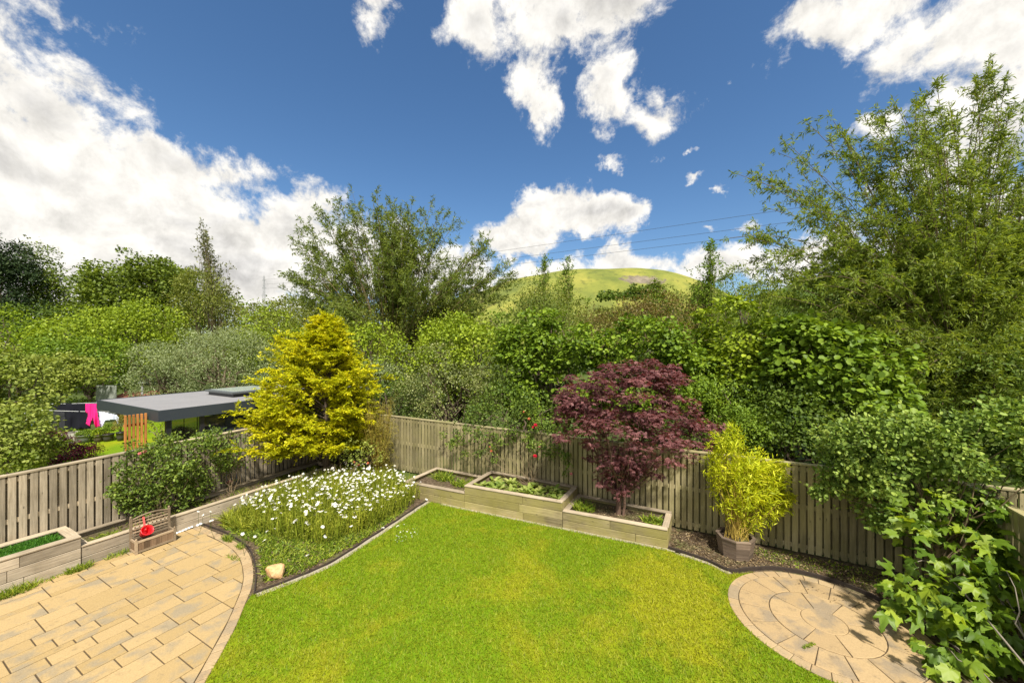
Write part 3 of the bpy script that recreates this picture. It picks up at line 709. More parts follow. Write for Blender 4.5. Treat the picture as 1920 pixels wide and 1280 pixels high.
bush('hawthorn_shrub', 'pale small-leaved hawthorn arching over the fence beside the corner bamboo', 'shrub', 705, 965, 648, 14.6, L_pale, .062, .7, 95, 1.0, .42, seed=7, group=HG, flat=.6)
bush('privet_shrub', 'small-leaved privet shrub between maple and bamboo', 'shrub', 1235, 1465, 715, 10.7, L_hazel, .062, .62, 95, 1.0, .36, seed=8, group=HG)
bush('thorn_shrub', 'dark thicket shrub low behind the fence corner', 'shrub', 640, 830, 705, 14.9, L_dark, .065, .7, 80, .8, .45, seed=9, group=HG)
bush('thorn_shrub', 'dark undergrowth shrub behind the potted bamboo', 'shrub', 1360, 1600, 720, 10.0, L_dark, .08, .8, 80, .9, .42, seed=22, group=HG)
bush('thorn_shrub', 'dark undergrowth shrub behind the rose', 'shrub', 840, 1120, 700, 12.4, L_dark, .07, .8, 80, .8, .45, seed=10, group=HG)
bush('bramble_shrub', 'dark green shrub below the big willow past the plum tree', 'shrub', 1590, 1960, 640, 11.2, L_dark, .08, .75, 80, .9, .45, seed=11, group=HG)
bush('bramble_shrub', 'shrub beyond the fence corner under the drooping willow', 'shrub', 1820, 2200, 600, 11.5, L_dark, .08, .75, 80, .8, .5, seed=12, group=HG)
# big willow
wo = [(1362, 560), (1358, 450), (1375, 340), (1412, 275), (1470, 262), (1540, 205), (1600, 260), (1632, 170), (1690, 190), (1740, 150), (1800, 190), (1868, 98), (1930, 110), (2010, 150), (2090, 260), (2140, 420)]
tips = np.vstack([fan_tips(wo, (1760, 640), 12.0, 190, 5, .35, 1.7),
                  fan_tips([(1480, 640), (1540, 700), (1620, 760), (1720, 800), (1830, 800), (1930, 780), (2040, 700)], (1760, 560), 10.9, 130, 6, .25, .7),
                  fan_tips([(1400, 520), (1480, 480), (1560, 470), (1900, 430), (2100, 520)], (1760, 560), 11.2, 90, 7, .3, 1.0)])
wb = at(1800, VH, 12.4); wb[2] = 0
shoots('willow_tree', 'huge many-stemmed willow towering beyond the plum tree', 'tree', wb, tips, L_willow2, M_twig, 20, .165, .033, seed=1, fork=(.12, .45), twig=(.25, .65), per=20, rad=.015, group=HG, trunk_r=.28, start=.3)
bush('willow_shrub', 'thick willow foliage round the foot of the huge willow', 'shrub', 1490, 2000, 445, 13.6, L_willow2, .17, .20, 110, .8, .55, T_DIAMOND, seed=23, group=HG, lobes=14, lobe=.34, core=.7, droop=.5)
# willow in the middle
wo = [(528, 560), (540, 470), (560, 420), (585, 368), (640, 345), (700, 342), (745, 400), (790, 360), (850, 420), (900, 440), (965, 470), (975, 560)]
tips = fan_tips(wo, (745, 640), 23, 210, 8, .30, 2.2)
wb = at(735, VH, 23); wb[2] = 0
shoots('willow_tree', 'feathery olive willow with bare upright shoots behind the golden conifer', 'tree', wb, tips, L_willow, M_twig, 18, .24, .052, seed=2, fork=(.15, .45), twig=(.5, 1.1), per=20, rad=.036, group=HG, trunk_r=.3, start=.25, bow=.2)
bush('willow_shrub', 'olive willow scrub at the foot of the feathery willow', 'shrub', 540, 760, 545, 21, L_olive, .15, .35, 70, .9, .7, T_DIAMOND, seed=13, group=HG)
bush('willow_shrub', 'olive willow scrub between feathery willow and hill', 'shrub', 720, 960, 535, 22, L_olive, .15, .35, 70, .9, .7, T_DIAMOND, seed=14, group=HG)
bush('willow_shrub', 'fresh green scrub below the hill', 'shrub', 915, 1110, 530, 24, L_willow, .15, .45, 60, .9, .7, T_DIAMOND, seed=15, group=HG)
bush('russet_scrub', 'russet brown scrub in front of the hill', 'shrub', 1080, 1330, 550, 30, L_gorse, .16, .6, 60, .9, .8, T_DIAMOND, seed=16, group=HG)
bush('scrub_shrub', 'russet green scrub under the two slender poplars', 'shrub', 960, 1130, 528, 34, L_olive, .18, .6, 60, .9, .9, T_DIAMOND, seed=17, group=HG)
bush('scrub_tree', 'olive tree between poplar and big willow', 'tree', 1330, 1500, 498, 19, L_willow2, .13, .4, 80, .9, .6, T_DIAMOND, seed=18, group=HG)
bush('scrub_tree', 'rounded dark tree in front of the hill crag', 'tree', 1205, 1275, 512, 55, L_ash, .26, .8, 50, 1.0, .9, T_DIAMOND, seed=19, group=HG)
bush('scrub_tree', 'soft olive tree next to the dark round tree', 'tree', 1255, 1345, 510, 45, L_olive, .24, .6, 50, 1.0, .9, T_DIAMOND, seed=20, group=HG)
bush('scrub_tree', 'green tree half hidden behind the big willow', 'tree', 1850, 2150, 430, 22, L_ash, .16, .6, 70, .9, .8, T_DIAMOND, seed=21, group=HG)
for k, (u, v, w, Y, lab) in enumerate([(1015, 485, 34, 60, 'slender dark poplar standing before the hill'), (1058, 488, 40, 58, 'second slender poplar beside the first before the hill'), (1328, 458, 52, 42, 'wind-bent poplar between hill and big willow')]):
    r = np.random.default_rng(50 + k); b = at(u, VH, Y); b[2] = 0; tp = []
    for _ in range(46):
        h = r.random() ** .8; z0 = 585 + (v - 585) * h; tp.append(at(u + r.normal(0, 1) * w * .42 * (1.15 - h) + 6 * h, z0, Y + r.normal(0, .5)))
    tp.append(at(u + 6, v, Y))
    shoots('poplar_tree', lab, 'tree', b, tp, L_hazel, M_twig, 7, .34, .13, seed=30 + k, twig=(.7, 1.6), per=10, rad=.03, group=HG, trunk_r=.14, start=.4, bow=.1)

# ------------------------------------------------------------------ trees and shrubs beyond the neighbouring garden
NG = 'trees and shrubs beyond the neighbouring garden'
bush('sallow_shrub', 'rounded silver green sallow behind the garden room', 'shrub', 300, 540, 596, 23, L_silver, .13, .32, 110, 1.1, .6, T_DIAMOND, seed=31, group=NG, low=-.7)
bush('sallow_shrub', 'lower silver green sallow spreading beside the rounded one', 'shrub', 232, 400, 648, 22, L_silver, .13, .32, 100, 1.1, .6, T_DIAMOND, seed=32, group=NG, low=-.7)
bush('sallow_shrub', 'silver green sallow between golden conifer and hawthorn', 'shrub', 650, 785, 640, 17, L_silver, .11, .32, 100, 1.1, .5, T_DIAMOND, seed=33, group=NG)
bush('ash_tree', 'large rounded ash tree with dark green crown', 'tree', 150, 385, 466, 42, L_ash, .28, .75, 95, 1.9, 1.2, T_DIAMOND, seed=34, group=NG, lobes=16, lobe=.36, core=.68)
bush('sycamore_tree', 'loose dark tree next to the pine', 'tree', 30, 140, 446, 48, L_ash, .28, .65, 75, 1.3, 1.2, T_DIAMOND, seed=35, group=NG, lobes=14, lobe=.34, core=.6)
bush('pine_tree', 'dark pine at the edge of the wood', 'tree', -70, 62, 440, 44, L_pine, .34, .35, 100, 1.8, 1.1, T_DIAMOND, seed=36, group=NG, lobes=10)
bush('hazel_tree', 'lime green hazel behind the washing line', 'tree', -60, 130, 590, 25, L_lime, .15, .8, 70, 1.0, .75, T_DIAMOND, seed=37, group=NG)
bush('hazel_tree', 'broad mid green hazel beyond the washing line', 'tree', 95, 380, 560, 29, L_hazel_bright, .16, .75, 80, 1.1, .85, T_DIAMOND, seed=38, group=NG)
bush('hazel_tree', 'deep green hazel below the ash tree', 'tree', 60, 280, 620, 24, L_hazel, .14, .75, 80, 1.1, .75, T_DIAMOND, seed=39, group=NG)
bush('willow_shrub', 'olive willow scrub in front of the ash tree', 'shrub', 285, 475, 512, 33, L_olive, .22, .35, 80, 1.1, 1.0, T_DIAMOND, seed=40, group=NG)
bush('willow_shrub', 'olive willow scrub under the distant pylon', 'shrub', 430, 620, 545, 32, L_olive, .22, .4, 70, 1.0, 1.0, T_DIAMOND, seed=41, group=NG)
bush('hazel_tree', 'green hazel between silver sallow and golden conifer', 'tree', 400, 620, 585, 28, L_hazel_bright, .16, .7, 70, 1.0, .8, T_DIAMOND, seed=42, group=NG)
bush('elder_shrub', 'grey green elder at the foot of the pine', 'shrub', -40, 170, 555, 34, L_dark, .2, .6, 60, 1.0, .9, T_DIAMOND, seed=43, group=NG)
r = np.random.default_rng(77); b = at(408, VH, 36); b[2] = 0; tp = []
for _ in range(60):
    h = r.random(); v = 560 + (425 - 560) * h; cxx = 418 - 42 * h; tp.append(at(cxx + r.normal(0, 1) * (16 * (1.25 - h)), v, 36 + r.normal(0, .6)))
tp.append(at(376, 418, 36))
shoots('birch_tree', 'thin grey leaning birch rising over the scrub', 'tree', b, tp, L_birch, M_twig, 6, .20, .11, seed=44, twig=(.5, 1.1), per=9, rad=.03, group=NG, trunk_r=.12, start=.45, bow=.05)
bush('maple_tree', 'yellow green field maple just over the silvery fence', 'tree', -120, 105, 655, 11.5, L_yellowish, .10, .8, 80, 1.0, .42, seed=45, group=NG)
bush('maple_tree', 'yellow green field maple behind the washing', 'tree', 40, 190, 665, 20.5, L_yellowish, .13, .8, 80, 1.0, .5, seed=46, group=NG, v1=745)
bush('apple_tree', 'pale leafy shrub standing against the silvery fence', 'tree', -100, 85, 765, 10.2, L_yellowish, .085, .8, 90, 1.0, .36, seed=47, group=NG)
# a farther belt that closes the horizon
BG = 'far trees of the wooded valley'
rb = np.random.default_rng(5)
belt = [('beyond the pine', -260, 545), ('left of the ash crown', 60, 552), ('behind the ash', 240, 540), ('behind the birch', 430, 552), ('under the pylon', 560, 556), ('behind the feathery willow', 760, 552), ('at the foot of the hill', 950, 560),
        ('before the hill woodland', 1130, 572), ('below the hill crag', 1300, 556), ('behind the wind-bent poplar', 1450, 540), ('behind the big willow stems', 1640, 520), ('behind the big willow crown', 1830, 500), ('past the big willow', 2030, 480), ('farthest past the big willow', 2250, 470)]
for k, (w, u, v) in enumerate(belt):
    bush('woodland_tree', f'far green woodland tree {w}', 'tree', u - 130, u + 130, v, 62, [L_hazel, L_olive, L_ash][k % 3], .40, .7, 50, .6, 1.7, T_DIAMOND, seed=60 + k, group=BG)

# ------------------------------------------------------------------ hills
def hill_mat(g):
    geo = g.n('ShaderNodeNewGeometry'); pos = geo.outputs['Position']; n = g.noise(pos, .006, 6, .6); n2 = g.noise(pos, .03, 6, .65)
    col = g.ramp(n, [(.35, (.12, .145, .035)), (.5, (.185, .20, .042)), (.65, (.27, .255, .055))])
    col = g.mix(g.smooth(n2, .50, .70, 0, .7), col, C4((.085, .10, .03)))
    c = at(1195, 530, 1700)
    mp = g.n('ShaderNodeMapping', vector_type='TEXTURE'); g.l(pos, mp.inputs[0]); mp.inputs['Location'].default_value = tuple(c); mp.inputs['Rotation'].default_value = (0, 0, YAW)
    mp.inputs['Scale'].default_value = (95, 400, 26)
    d = g.math('ADD', g.vmath('LENGTH', mp.outputs[0]), g.math('MULTIPLY', g.math('SUBTRACT', n2, .5), 2.4))
    col = g.mix(g.smooth(d, 1.1, .7), col, g.ramp(n2, [(.3, (.10, .085, .06)), (.7, (.27, .225, .165))]))
    return bsdf(g, col, .95, .1)
M_hill = material('hill pasture', hill_mat)
def hill(name, label, crest, Y, back, mat, ypow=1.0, rough=6):
    """ridge: crest line given as (u, v) at distance Y, falling towards the viewer and away"""
    C = np.array([[u, v] for u, v in crest], float); us = np.linspace(C[0, 0], C[-1, 0], 90)
    cs = spline(C, 400); vs = np.interp(us, cs[:, 0], cs[:, 1]); V, F = [], []; rows = 26; r = np.random.default_rng(3)
    for j in range(rows):
        q = j / (rows - 1) * 2 - 1
        for i, (u, v) in enumerate(zip(us, vs)):
            p = at(u, v, Y); h = max(p[2], 0); dirn = np.array([-SN, CS, 0]); f = math.cos(q * math.pi / 2) ** 1.15
            w = p + dirn * q * back; V.append((w[0], w[1], h * f + math.sin(i * .55 + j * .8) * rough * f * .5 + math.sin(i * .21 - j * .5) * rough * f * .7 - 3))
    n = len(us)
    for j in range(rows - 1):
        for i in range(n - 1): F.append((j * n + i, j * n + i + 1, (j + 1) * n + i + 1, (j + 1) * n + i))
    o = link(name, pyd(name, V, F, True), mat); tag(o, label, 'hill', kind='structure'); return o
hill('hill', 'green rounded hill with a brown rock crag', [(640, 660), (800, 590), (900, 548), (985, 522), (1060, 508), (1130, 503), (1200, 506), (1260, 516), (1330, 548), (1420, 600), (1520, 655)], 1900, 620, M_hill)
M_wood_hill = plain('wooded hillside', (.075, .115, .03), .95, .1, .5, .03)
hill('wooded_hill', 'wooded hillside rising behind the big willow', [(1300, 650), (1430, 560), (1560, 510), (1700, 470), (1850, 425), (2000, 400), (2200, 390), (2500, 430)], 700, 330, M_wood_hill, rough=5)
def woodland(name, label, us, v0, v1, Y, mat, n, size, seed):
    r = np.random.default_rng(seed); u = us[0] + (us[1] - us[0]) * r.random(n); t = r.random(n)
    C = np.array([at(a, v0 + (v1 - v0) * b, Y - 90 * b) for a, b in zip(u, t)]); O = np.tile([0, 0, 1.0], (n, 1))
    o = leaf_obj(name, [clumps(r, C, np.full(n, size), O, 26, size * .75, size * .6, T_DIAMOND)], mat, None); return tag(o, label, 'woodland', kind='stuff')
woodland('hill_woodland', 'dark conifer wood on the flank of the hill', (1120, 1235), 548, 562, 1420, L_dark, 90, 12, 4)
woodland('hill_woodland', 'dark conifer wood climbing towards the hill crag', (1185, 1240), 536, 552, 1440, L_dark, 40, 11, 5)

# pylon and power lines
py = thing('electricity_pylon', 'tiny grey lattice pylon on the horizon', 'pylon', tuple(at(495, VH, 420) * np.array([1, 1, 0])))
M_steel = plain('galvanised steel', (.35, .36, .37), .6, .4)
hp = at(495, 517, 420)[2]; ch = []
for sx in (-1, 1):
    for sy in (-1, 1): ch.append((np.array([(sx * 3.4, sy * 3.4, 0), (sx * 1.0, sy * 1.0, hp * .7), (sx * .3, sy * .3, hp)]), .22, .15))
for k in range(9):
    z0, z1 = hp * k / 10, hp * (k + 1) / 10; w0, w1 = 3.4 - 3.1 * k / 10, 3.4 - 3.1 * (k + 1) / 10
    ch += [(np.array([(-w0, -w0, z0), (w1, -w1, z1)]), .1, .1), (np.array([(w0, w0, z0), (-w1, w1, z1)]), .1, .1)]
tube_obj('tower', ch, M_steel, py, 4)
for k, zz in enumerate((.74, .84, .94)):
    tube_obj('cross_arm', [(np.array([(-5 + k, 0, hp * zz), (5 - k, 0, hp * zz)]), .22, .22), (np.array([(-5 + k, 0, hp * zz), (0, 0, hp * zz + 2)]), .1, .1), (np.array([(5 - k, 0, hp * zz), (0, 0, hp * zz + 2)]), .1, .1)], M_steel, py, 4)
M_wire = plain('power cable', (.06, .065, .07), .6, .3)
for (a, b, lab) in [((1500, 389), (497, 524), 'topmost power line crossing above the hill'), ((1500, 414), (497, 533), 'middle power line crossing above the hill'), ((1500, 431), (497, 541), 'lowest power line crossing above the hill')]:
    p, q = at(*a, 95), at(*b, 418); t = np.linspace(0, 1, 40)[:, None]; P = p * (1 - t) + q * t; P[:, 2] -= (np.sin(np.pi * t) * 2.2)[:, 0]
    tag(tube_obj('power_line', [(P, .045, .075)], M_wire, None, 4), lab, 'power line', 'power lines to the pylon')

# ------------------------------------------------------------------ neighbouring garden
sheet('neighbour_lawn', [(-12.6, -2), (-12.7, 9.5), (-27.5, 9.5), (-30, -2)], .010, M_lawn)
gr = thing('garden_room', 'flat-roofed dark grey garden room behind the silvery fence', 'garden room', (-12.62, 4.33, 0))
X0, X1, Y0, Y1 = -4.3, 0.0, 0.0, 7.2      # roof outline, local
roof = box('roof', (X0 + .03, X1 - .03, Y0 + .03, Y1 - .03, 2.33, 2.585), M_roof, gr)
for nm, d in (('fascia', (X0, X1, Y0, Y0 + .028, 2.31, 2.60)), ('fascia', (X1 - .028, X1, Y0 + .029, Y1, 2.31, 2.60)), ('fascia', (X0, X0 + .028, Y0 + .029, Y1, 2.31, 2.60)), ('fascia', (X0 + .029, X1 - .029, Y1 - .028, Y1, 2.31, 2.60))):
    box(nm, d, M_fascia, gr)
rl = box('rooflight', (-2.9, -1.3, 2.35, 3.75, 2.5852, 2.70), M_frame, gr)
box('frame', (-2.98, -1.22, 2.27, 3.83, 2.702, 2.76), plain('rooflight frame', (.10, .11, .11), .4), rl); box('pane', (-2.86, -1.34, 2.39, 3.71, 2.762, 2.772), M_skyglass, rl)
wl = box('wall', (-4.0, -.28, 1.62, 6.9, 0, 2.33), M_slate, gr)
for k in range(17): box('cladding_board', (0, .026, 0, .292, .05, 2.32), M_slate, wl, (-.279, 1.65 + k * .3, 0), bev=.005)
gw = box('window', (-3.6, -.9, 1.585, 1.62, .1, 2.2), M_frame, gr)
for k in range(3): box('pane', (-3.54 + k * .88, -3.54 + k * .88 + .82, 1.572, 1.584, .16, 2.14), M_glass, gw)
for x, y in ((-.16, .25), (-.16, 1.0)): box('post', (x - .05, x + .05, y - .05, y + .05, 0, 2.33), M_frame, gr)
gs = box('side_window', (-.22, -.20, 1.05, 1.60, .1, 2.25), M_glass, gr)
sc = thing('batten_screen', 'screen of upright orange cedar battens at the garden room front', 'screen', (-13.2, 3.86, 0))
bm_ = box_mesh('batten', -.03, .03, -.02, .02, .02, 2.5, .004)
for k in range(6): link('batten', bm_, M_cedar, sc, (0, .02 + k * .078, 0))
for z in (.4, 2.2): box('cross_rail', (-.075, -.031, 0, .43, z, z + .06), M_cedar, sc)

def place(u, v, z=0.0): return on_z(u, v, z)
# small red-roofed shed, its flue, and a pale panel fence at the back
p = at(252, 760, 23); sd = thing('garden_shed', 'low shed with rusty red roof behind the garden room', 'shed', (p[0], p[1], 0), YAW)
M_redroof = plain('rusty red roof', (.20, .075, .055), .8, .2, .4, 6); M_shed = plain('brown shed board', (.22, .15, .09), .8, .2, .3, 8)
box('wall', (-1.6, 1.9, .2, 2.2, 0, 1.0), M_shed, sd)
link('roof', pyd('roof', [(-1.75, 0, .95), (2.1, 0, .95), (2.1, 1.3, 1.42), (-1.75, 1.3, 1.42), (2.1, 2.5, 1.0), (-1.75, 2.5, 1.0), (-1.75, 0, .90), (2.1, 0, .90)], [(0, 1, 2, 3), (3, 2, 4, 5), (6, 7, 1, 0)]), M_redroof, sd)
box('barge_board', (-1.75, 2.1, 2.45, 2.52, 1.02, 1.20), plain('tan timber trim', (.42, .30, .17), .8), sd)
fl = tube_obj('flue', [(np.array([(-.3, .8, 1.0), (-.3, .8, 1.95)]), .075, .075)], M_steel, sd, 8); box('cowl', (-.48, -.12, .62, .98, 1.96, 2.0), M_steel, fl)
p = at(199, 750, 22); pn = thing('panel_fence', 'pale grey panel fence behind the field maple', 'fence', (p[0], p[1], 0), YAW)
for k in range(8): box('board', (0, .145, 0, .02, 0, 2.0), plain('pale grey board', (.27, .29, .25), .8, .2), pn, (-.6 + k * .15, 0, 0))
# washing
M_black = plain('black cotton', (.012, .012, .018), .9, .1, .3, 5); M_grey = plain('charcoal cotton', (.035, .035, .04), .9, .1, .3, 5)
M_pink = plain('hot pink cotton', (.80, .025, .22), .8, .1, .3, 9); M_palepink = plain('pale pink cotton', (.75, .42, .45), .8, .1, .1, 9)
M_shirt = plain('pale blue white cotton', (.62, .66, .80), .8, .1, .08, 6); M_blue = plain('blue cotton', (.05, .16, .50), .8, .1, .1, 6); M_cotton = plain('white cotton', (.80, .80, .78), .8, .1, .05, 6)
def cloth(name, label, outline, Y, mat, seed, cat='laundry', fold=.05, parent=None, thick=.006):
    """hanging cloth: outline in picture terms at distance Y, with soft vertical folds and a real thickness"""
    r = np.random.default_rng(seed); O = np.array(outline, float); c = O.mean(0); P0 = at(c[0], c[1], Y)
    S = resample(np.vstack([O, O[:1]]), 41)[:-1]
    us, vs = np.linspace(O[:, 0].min(), O[:, 0].max(), 26), np.linspace(O[:, 1].min(), O[:, 1].max(), 26); V, idx, F = [], {}, []
    ph = r.random(3) * 6
    for i, u in enumerate(us):
        for j, v in enumerate(vs):
            if inside(O, np.array([[u, v]]))[0]:
                f = fold * (.3 + .7 * j / 25) * (math.sin(i * .75 + ph[0]) + .5 * math.sin(i * .33 + j * .2 + ph[1]))
                idx[i, j] = len(V); V.append(at(u, v, Y + f) - P0)
    for (i, j) in idx:
        q = [(i, j), (i + 1, j), (i + 1, j + 1), (i, j + 1)]
        if all(w in idx for w in q): F.append([idx[w] for w in q])
    o = link(name, pyd(name, V, F, True), mat, parent, tuple(P0) if parent is None else None)
    m = o.modifiers.new('thickness', 'SOLIDIFY'); m.thickness = thick
    if label: tag(o, label, cat, 'washing on the line')
    return o
WY = 17.2
cloth('bed_sheet', 'long black sheet hanging on the rear washing line', [(100, 756), (166, 756), (166, 790), (100, 792)], WY + 1.2, M_black, 1)
cloth('bed_sheet', 'black sheet hanging on the front washing line', [(121, 771), (172, 768), (172, 803), (123, 806)], WY, M_black, 2)
cloth('trousers', 'charcoal trousers hanging beside the black sheets', [(100, 772), (122, 770), (124, 812), (112, 812), (110, 790), (104, 822), (88, 822)], WY + .2, M_grey, 3)
pj = cloth('pyjamas', 'hot pink patterned pyjamas on the washing line', [(159, 757), (181, 755), (183, 772), (188, 800), (178, 803), (174, 785), (168, 800), (160, 796), (165, 775), (160, 774)], WY - .3, M_pink, 4)
cloth('shirt', 'white long-sleeved shirt spread on the washing line', [(184, 770), (205, 774), (222, 778), (224, 795), (219, 797), (216, 787), (198, 789), (192, 802), (186, 801)], WY - .2, M_shirt, 5)
cloth('towel', 'white towel seen through the field maple leaves', [(14, 766), (50, 763), (52, 790), (16, 792)], WY - .4, M_cotton, 6)
cloth('jeans', 'blue jeans seen through the field maple leaves', [(50, 786), (74, 784), (70, 808), (60, 800), (52, 810)], WY - .2, M_blue, 7)
for k, (a, b, Y, lab) in enumerate([((8, 765), (232, 772), WY, 'front washing line above the black sheet'), ((8, 757), (200, 754), WY + 1.2, 'rear washing line above the long black sheet')]):
    p, q = at(*a, Y), at(*b, Y); t = np.linspace(0, 1, 12)[:, None]; P = p * (1 - t) + q * t; P[:, 2] -= .04 * np.sin(np.pi * t)[:, 0]
    tag(tube_obj('washing_line', [(P, .008, .008)], M_cotton, None, 4), lab, 'washing line', 'washing lines')
    for s, e in (('a', p), ('b', q)): pass
for u, v, Y, lab in [(8, 757, WY + 1.2, 'washing line post hidden among the maple leaves'), (234, 770, WY, 'slim leaning line prop beside the cedar battens')]:
    e = at(u, v, Y); g0 = np.array([e[0] + .15, e[1], 0])
    tag(tube_obj('line_post', [(np.array([g0, (g0 + e) / 2, e + np.array([0, 0, .05])]), .022, .018)], M_steel, None, 6), lab, 'post')
# pots
def pot(name, label, u, v, r0, h, mat, plant, pl_label, seed, leafc, tall=.6, rad=.4):
    c = place(u, v); n = 18; prof = [(r0 * .72, 0), (r0 * .86, h * .5), (r0 * .98, h * .93), (r0 * 1.06, h * .93), (r0 * 1.06, h), (r0 * .92, h), (r0 * .88, h * .86), (0.001, h * .86)]
    V = [(a * math.cos(2 * math.pi * k / n), a * math.sin(2 * math.pi * k / n), z) for a, z in prof for k in range(n)]
    F = [(i * n + k, i * n + (k + 1) % n, (i + 1) * n + (k + 1) % n, (i + 1) * n + k) for i in range(len(prof) - 1) for k in range(n)] + [tuple(range(n - 1, -1, -1))]
    tag(link(name, pyd(name, V, F, True), mat, loc=tuple(c)), label, 'pot', 'pots along the neighbouring lawn')
    rr = np.random.default_rng(seed); t = thing(plant, pl_label, 'plant', (c[0], c[1], h * .84), group='pot plants on the neighbouring lawn')
    k = 16; O = unit(rnd_unit(rr, k) + np.array([0, 0, .7])); Cc = O * np.array([rad, rad, tall]) * .75 + np.array([0, 0, tall * .25])
    leaf_obj('foliage', [clumps(rr, Cc, np.full(k, rad * .42), O, 60, .06, .03, T_DIAMOND)], leafc, t)
    tube_obj('stem', [(wiggle(rr, (0, 0, 0), x, 4, .02), .012, .005) for x in Cc[:8]], M_twig, t, 4)
M_potgrey = plain('grey green tub', (.15, .16, .14), .8); M_potdark = plain('dark glazed pot', (.055, .050, .052), .35, .5); M_potbrown = plain('brown glazed pot', (.10, .075, .06), .5, .5)
pot('oval_tub', 'grey green tub with trailing plant next to the stone trough', 160, 829, .27, .34, M_potgrey, 'tub_plant', 'trailing green plant in the grey green tub', 1, L_hazel, .18, .26)
pot('plant_pot', 'brown glazed pot between tub and dark round pot', 185, 828, .19, .30, M_potbrown, 'pot_shrub', 'bushy green shrub in the brown pot', 2, L_lime, .28, .22)
pot('plant_pot', 'dark round pot holding a bushy plant', 203, 827, .20, .34, M_potdark, 'pot_shrub', 'taller bushy plant in the dark round pot', 3, L_hazel, .42, .24)
pot('plant_pot', 'black conical pot holding the strappy palm', 227, 826, .17, .40, M_potdark, 'cordyline', 'strappy yellowish palm in the black conical pot', 4, L_brownboo, .75, .26)
c = place(139, 829); tr = thing('stone_trough', 'pale square stone trough under the black sheet', 'trough', tuple(c), YAW); M_stone = plain('pale stone', (.36, .34, .29), .9)
for d in ((-.3, .3, -.25, -.2, 0, .45), (-.3, .3, .2, .25, 0, .45), (-.3, -.25, -.199, .199, 0, .45), (.25, .3, -.199, .199, 0, .45)): box('side', d, M_stone, tr)
box('soil', (-.249, .249, -.199, .199, 0, .38), M_soil, tr)
bush('laurel_shrub', 'green laurel seen under the garden room roof', 'shrub', 255, 345, 772, 15.5, L_hazel_bright, .10, .5, 60, 1.0, .4, T_DIAMOND, seed=93)
bush('trough_plant', 'green herbs growing behind the stone trough', 'plant', 118, 168, 800, 17.4, L_hazel, .10, .6, 40, 1.0, .25, T_DIAMOND, seed=90, v1=826)
bush('acer_shrub', 'low spreading maroon acer on the neighbouring lawn', 'shrub', 62, 135, 800, 14.3, L_maroon, .075, .4, 140, 1.2, .30, T_DIAMOND, seed=91)
bush('acer_shrub', 'trailing maroon acer skirt reaching over the neighbouring lawn', 'shrub', 60, 168, 836, 13.2, L_maroon, .075, .4, 120, 1.2, .28, T_DIAMOND, seed=92)

# ------------------------------------------------------------------ golden conifer
def conifer():
    r = np.random.default_rng(301); base = np.array([-10.95, 7.95, 0.0]); H = 5.15
    t = thing('golden_conifer', 'golden yellow conifer standing in the fence corner', 'tree', tuple(base))
    ch = [(wiggle(r, (0, 0, -.05), (0, 0, H * .93), 9, .03), .12, .015)]
    SP, SD, SL = [], [], []
    prof_h = [.14, .20, .30, .42, .55, .68, .80, .90, 1.0]; prof_r = [.6, 1.5, 2.0, 2.05, 1.80, 1.35, .85, .42, .06]
    nb = 330
    for k in range(nb):
        h = .15 + .85 * (k + r.random()) / nb; R_ = np.interp(h, prof_h, prof_r) * (.58 + .42 * r.random()) * (1.28 if r.random() < .13 else 1.0); a = r.random() * 2 * np.pi; R_ *= 1 - .17 * math.cos(a - YAW)
        up_ = .38 + .5 * h; z0 = h * H - R_ * .42
        p0 = np.array([0, 0, max(.35, z0)]); d = np.array([math.cos(a), math.sin(a), 0])
        q = np.linspace(0, 1, 7)[:, None]; P = p0 + d * R_ * q + np.array([0, 0, 1]) * (R_ * (up_ * q - .10 * q ** 2.2))
        P = np.maximum(P, [-99, -99, 1.15]); ch.append((P, .022, .004))
        ns = int(5 + R_ * 9); s = .28 + .72 * r.random(ns) ** .75
        pos = np.stack([np.interp(s, q[:, 0], P[:, i]) for i in range(3)], 1)
        sd = unit(d + .75 * r.normal(size=(ns, 3)) * np.array([1, 1, .45]) + np.array([0, 0, .25 + .3 * h]))
        SP.append(pos); SD.append(sd); SL.append(.22 + .30 * r.random(ns))
    for k in range(40):   # a second leader
        q2 = r.random(); SP.append(np.array([[-1.45 + .3 * r.normal() * (1.1 - q2), -.5 + .3 * r.normal() * (1.1 - q2), 3.6 + 1.0 * q2]])); SD.append(np.array([[-.3 + .5 * r.normal(), .5 * r.normal(), .7]])); SL.append(np.array([.4]))
    for k in range(16):   # the leading shoots, arching to one side
        a = r.random() * 6.28; SP.append(np.array([[.06 * math.cos(a), .06 * math.sin(a), H * (.86 + .12 * r.random())]])); SD.append(np.array([[-.45 + .3 * r.normal(), .3 * r.normal(), 1.0]])); SL.append(np.array([.45]))
    SP, SD, SL = np.concatenate(SP), unit(np.concatenate(SD)), np.concatenate(SL)
    tube_obj('trunk', ch, M_bark, t, 6)
    per = 22; n = len(SP); c = np.repeat(np.arange(n), per); s = r.random(n * per)[:, None]
    side = unit(np.cross(SD, np.array([0, 0, 1.0]))); sgn = np.where(r.random(n * per) < .5, -1, 1)[:, None]
    P = SP[c] + SD[c] * SL[c][:, None] * s + np.array([0, 0, -1]) * (.18 * SL[c][:, None] * s * s) + r.normal(0, .012, (n * per, 3))
    A = unit(SD[c] * .9 + side[c] * sgn * (1.05 - .5 * s) + .25 * r.normal(size=(n * per, 3)) - np.array([0, 0, .15]))
    N = unit(np.array([0, 0, 1.0]) + .8 * r.normal(size=(n * per, 3)))
    L = (.06 + .10 * (1 - s[:, 0])) * (.7 + .6 * r.random(n * per)); q = (.35 * r.random(n))[c] + .65 * r.random(n * per)
    leaf_obj('crown', [leaves(P, A, N, L, .031 + .014 * r.random(n * per), T_DIAMOND, q)], L_gold, t)
conifer()

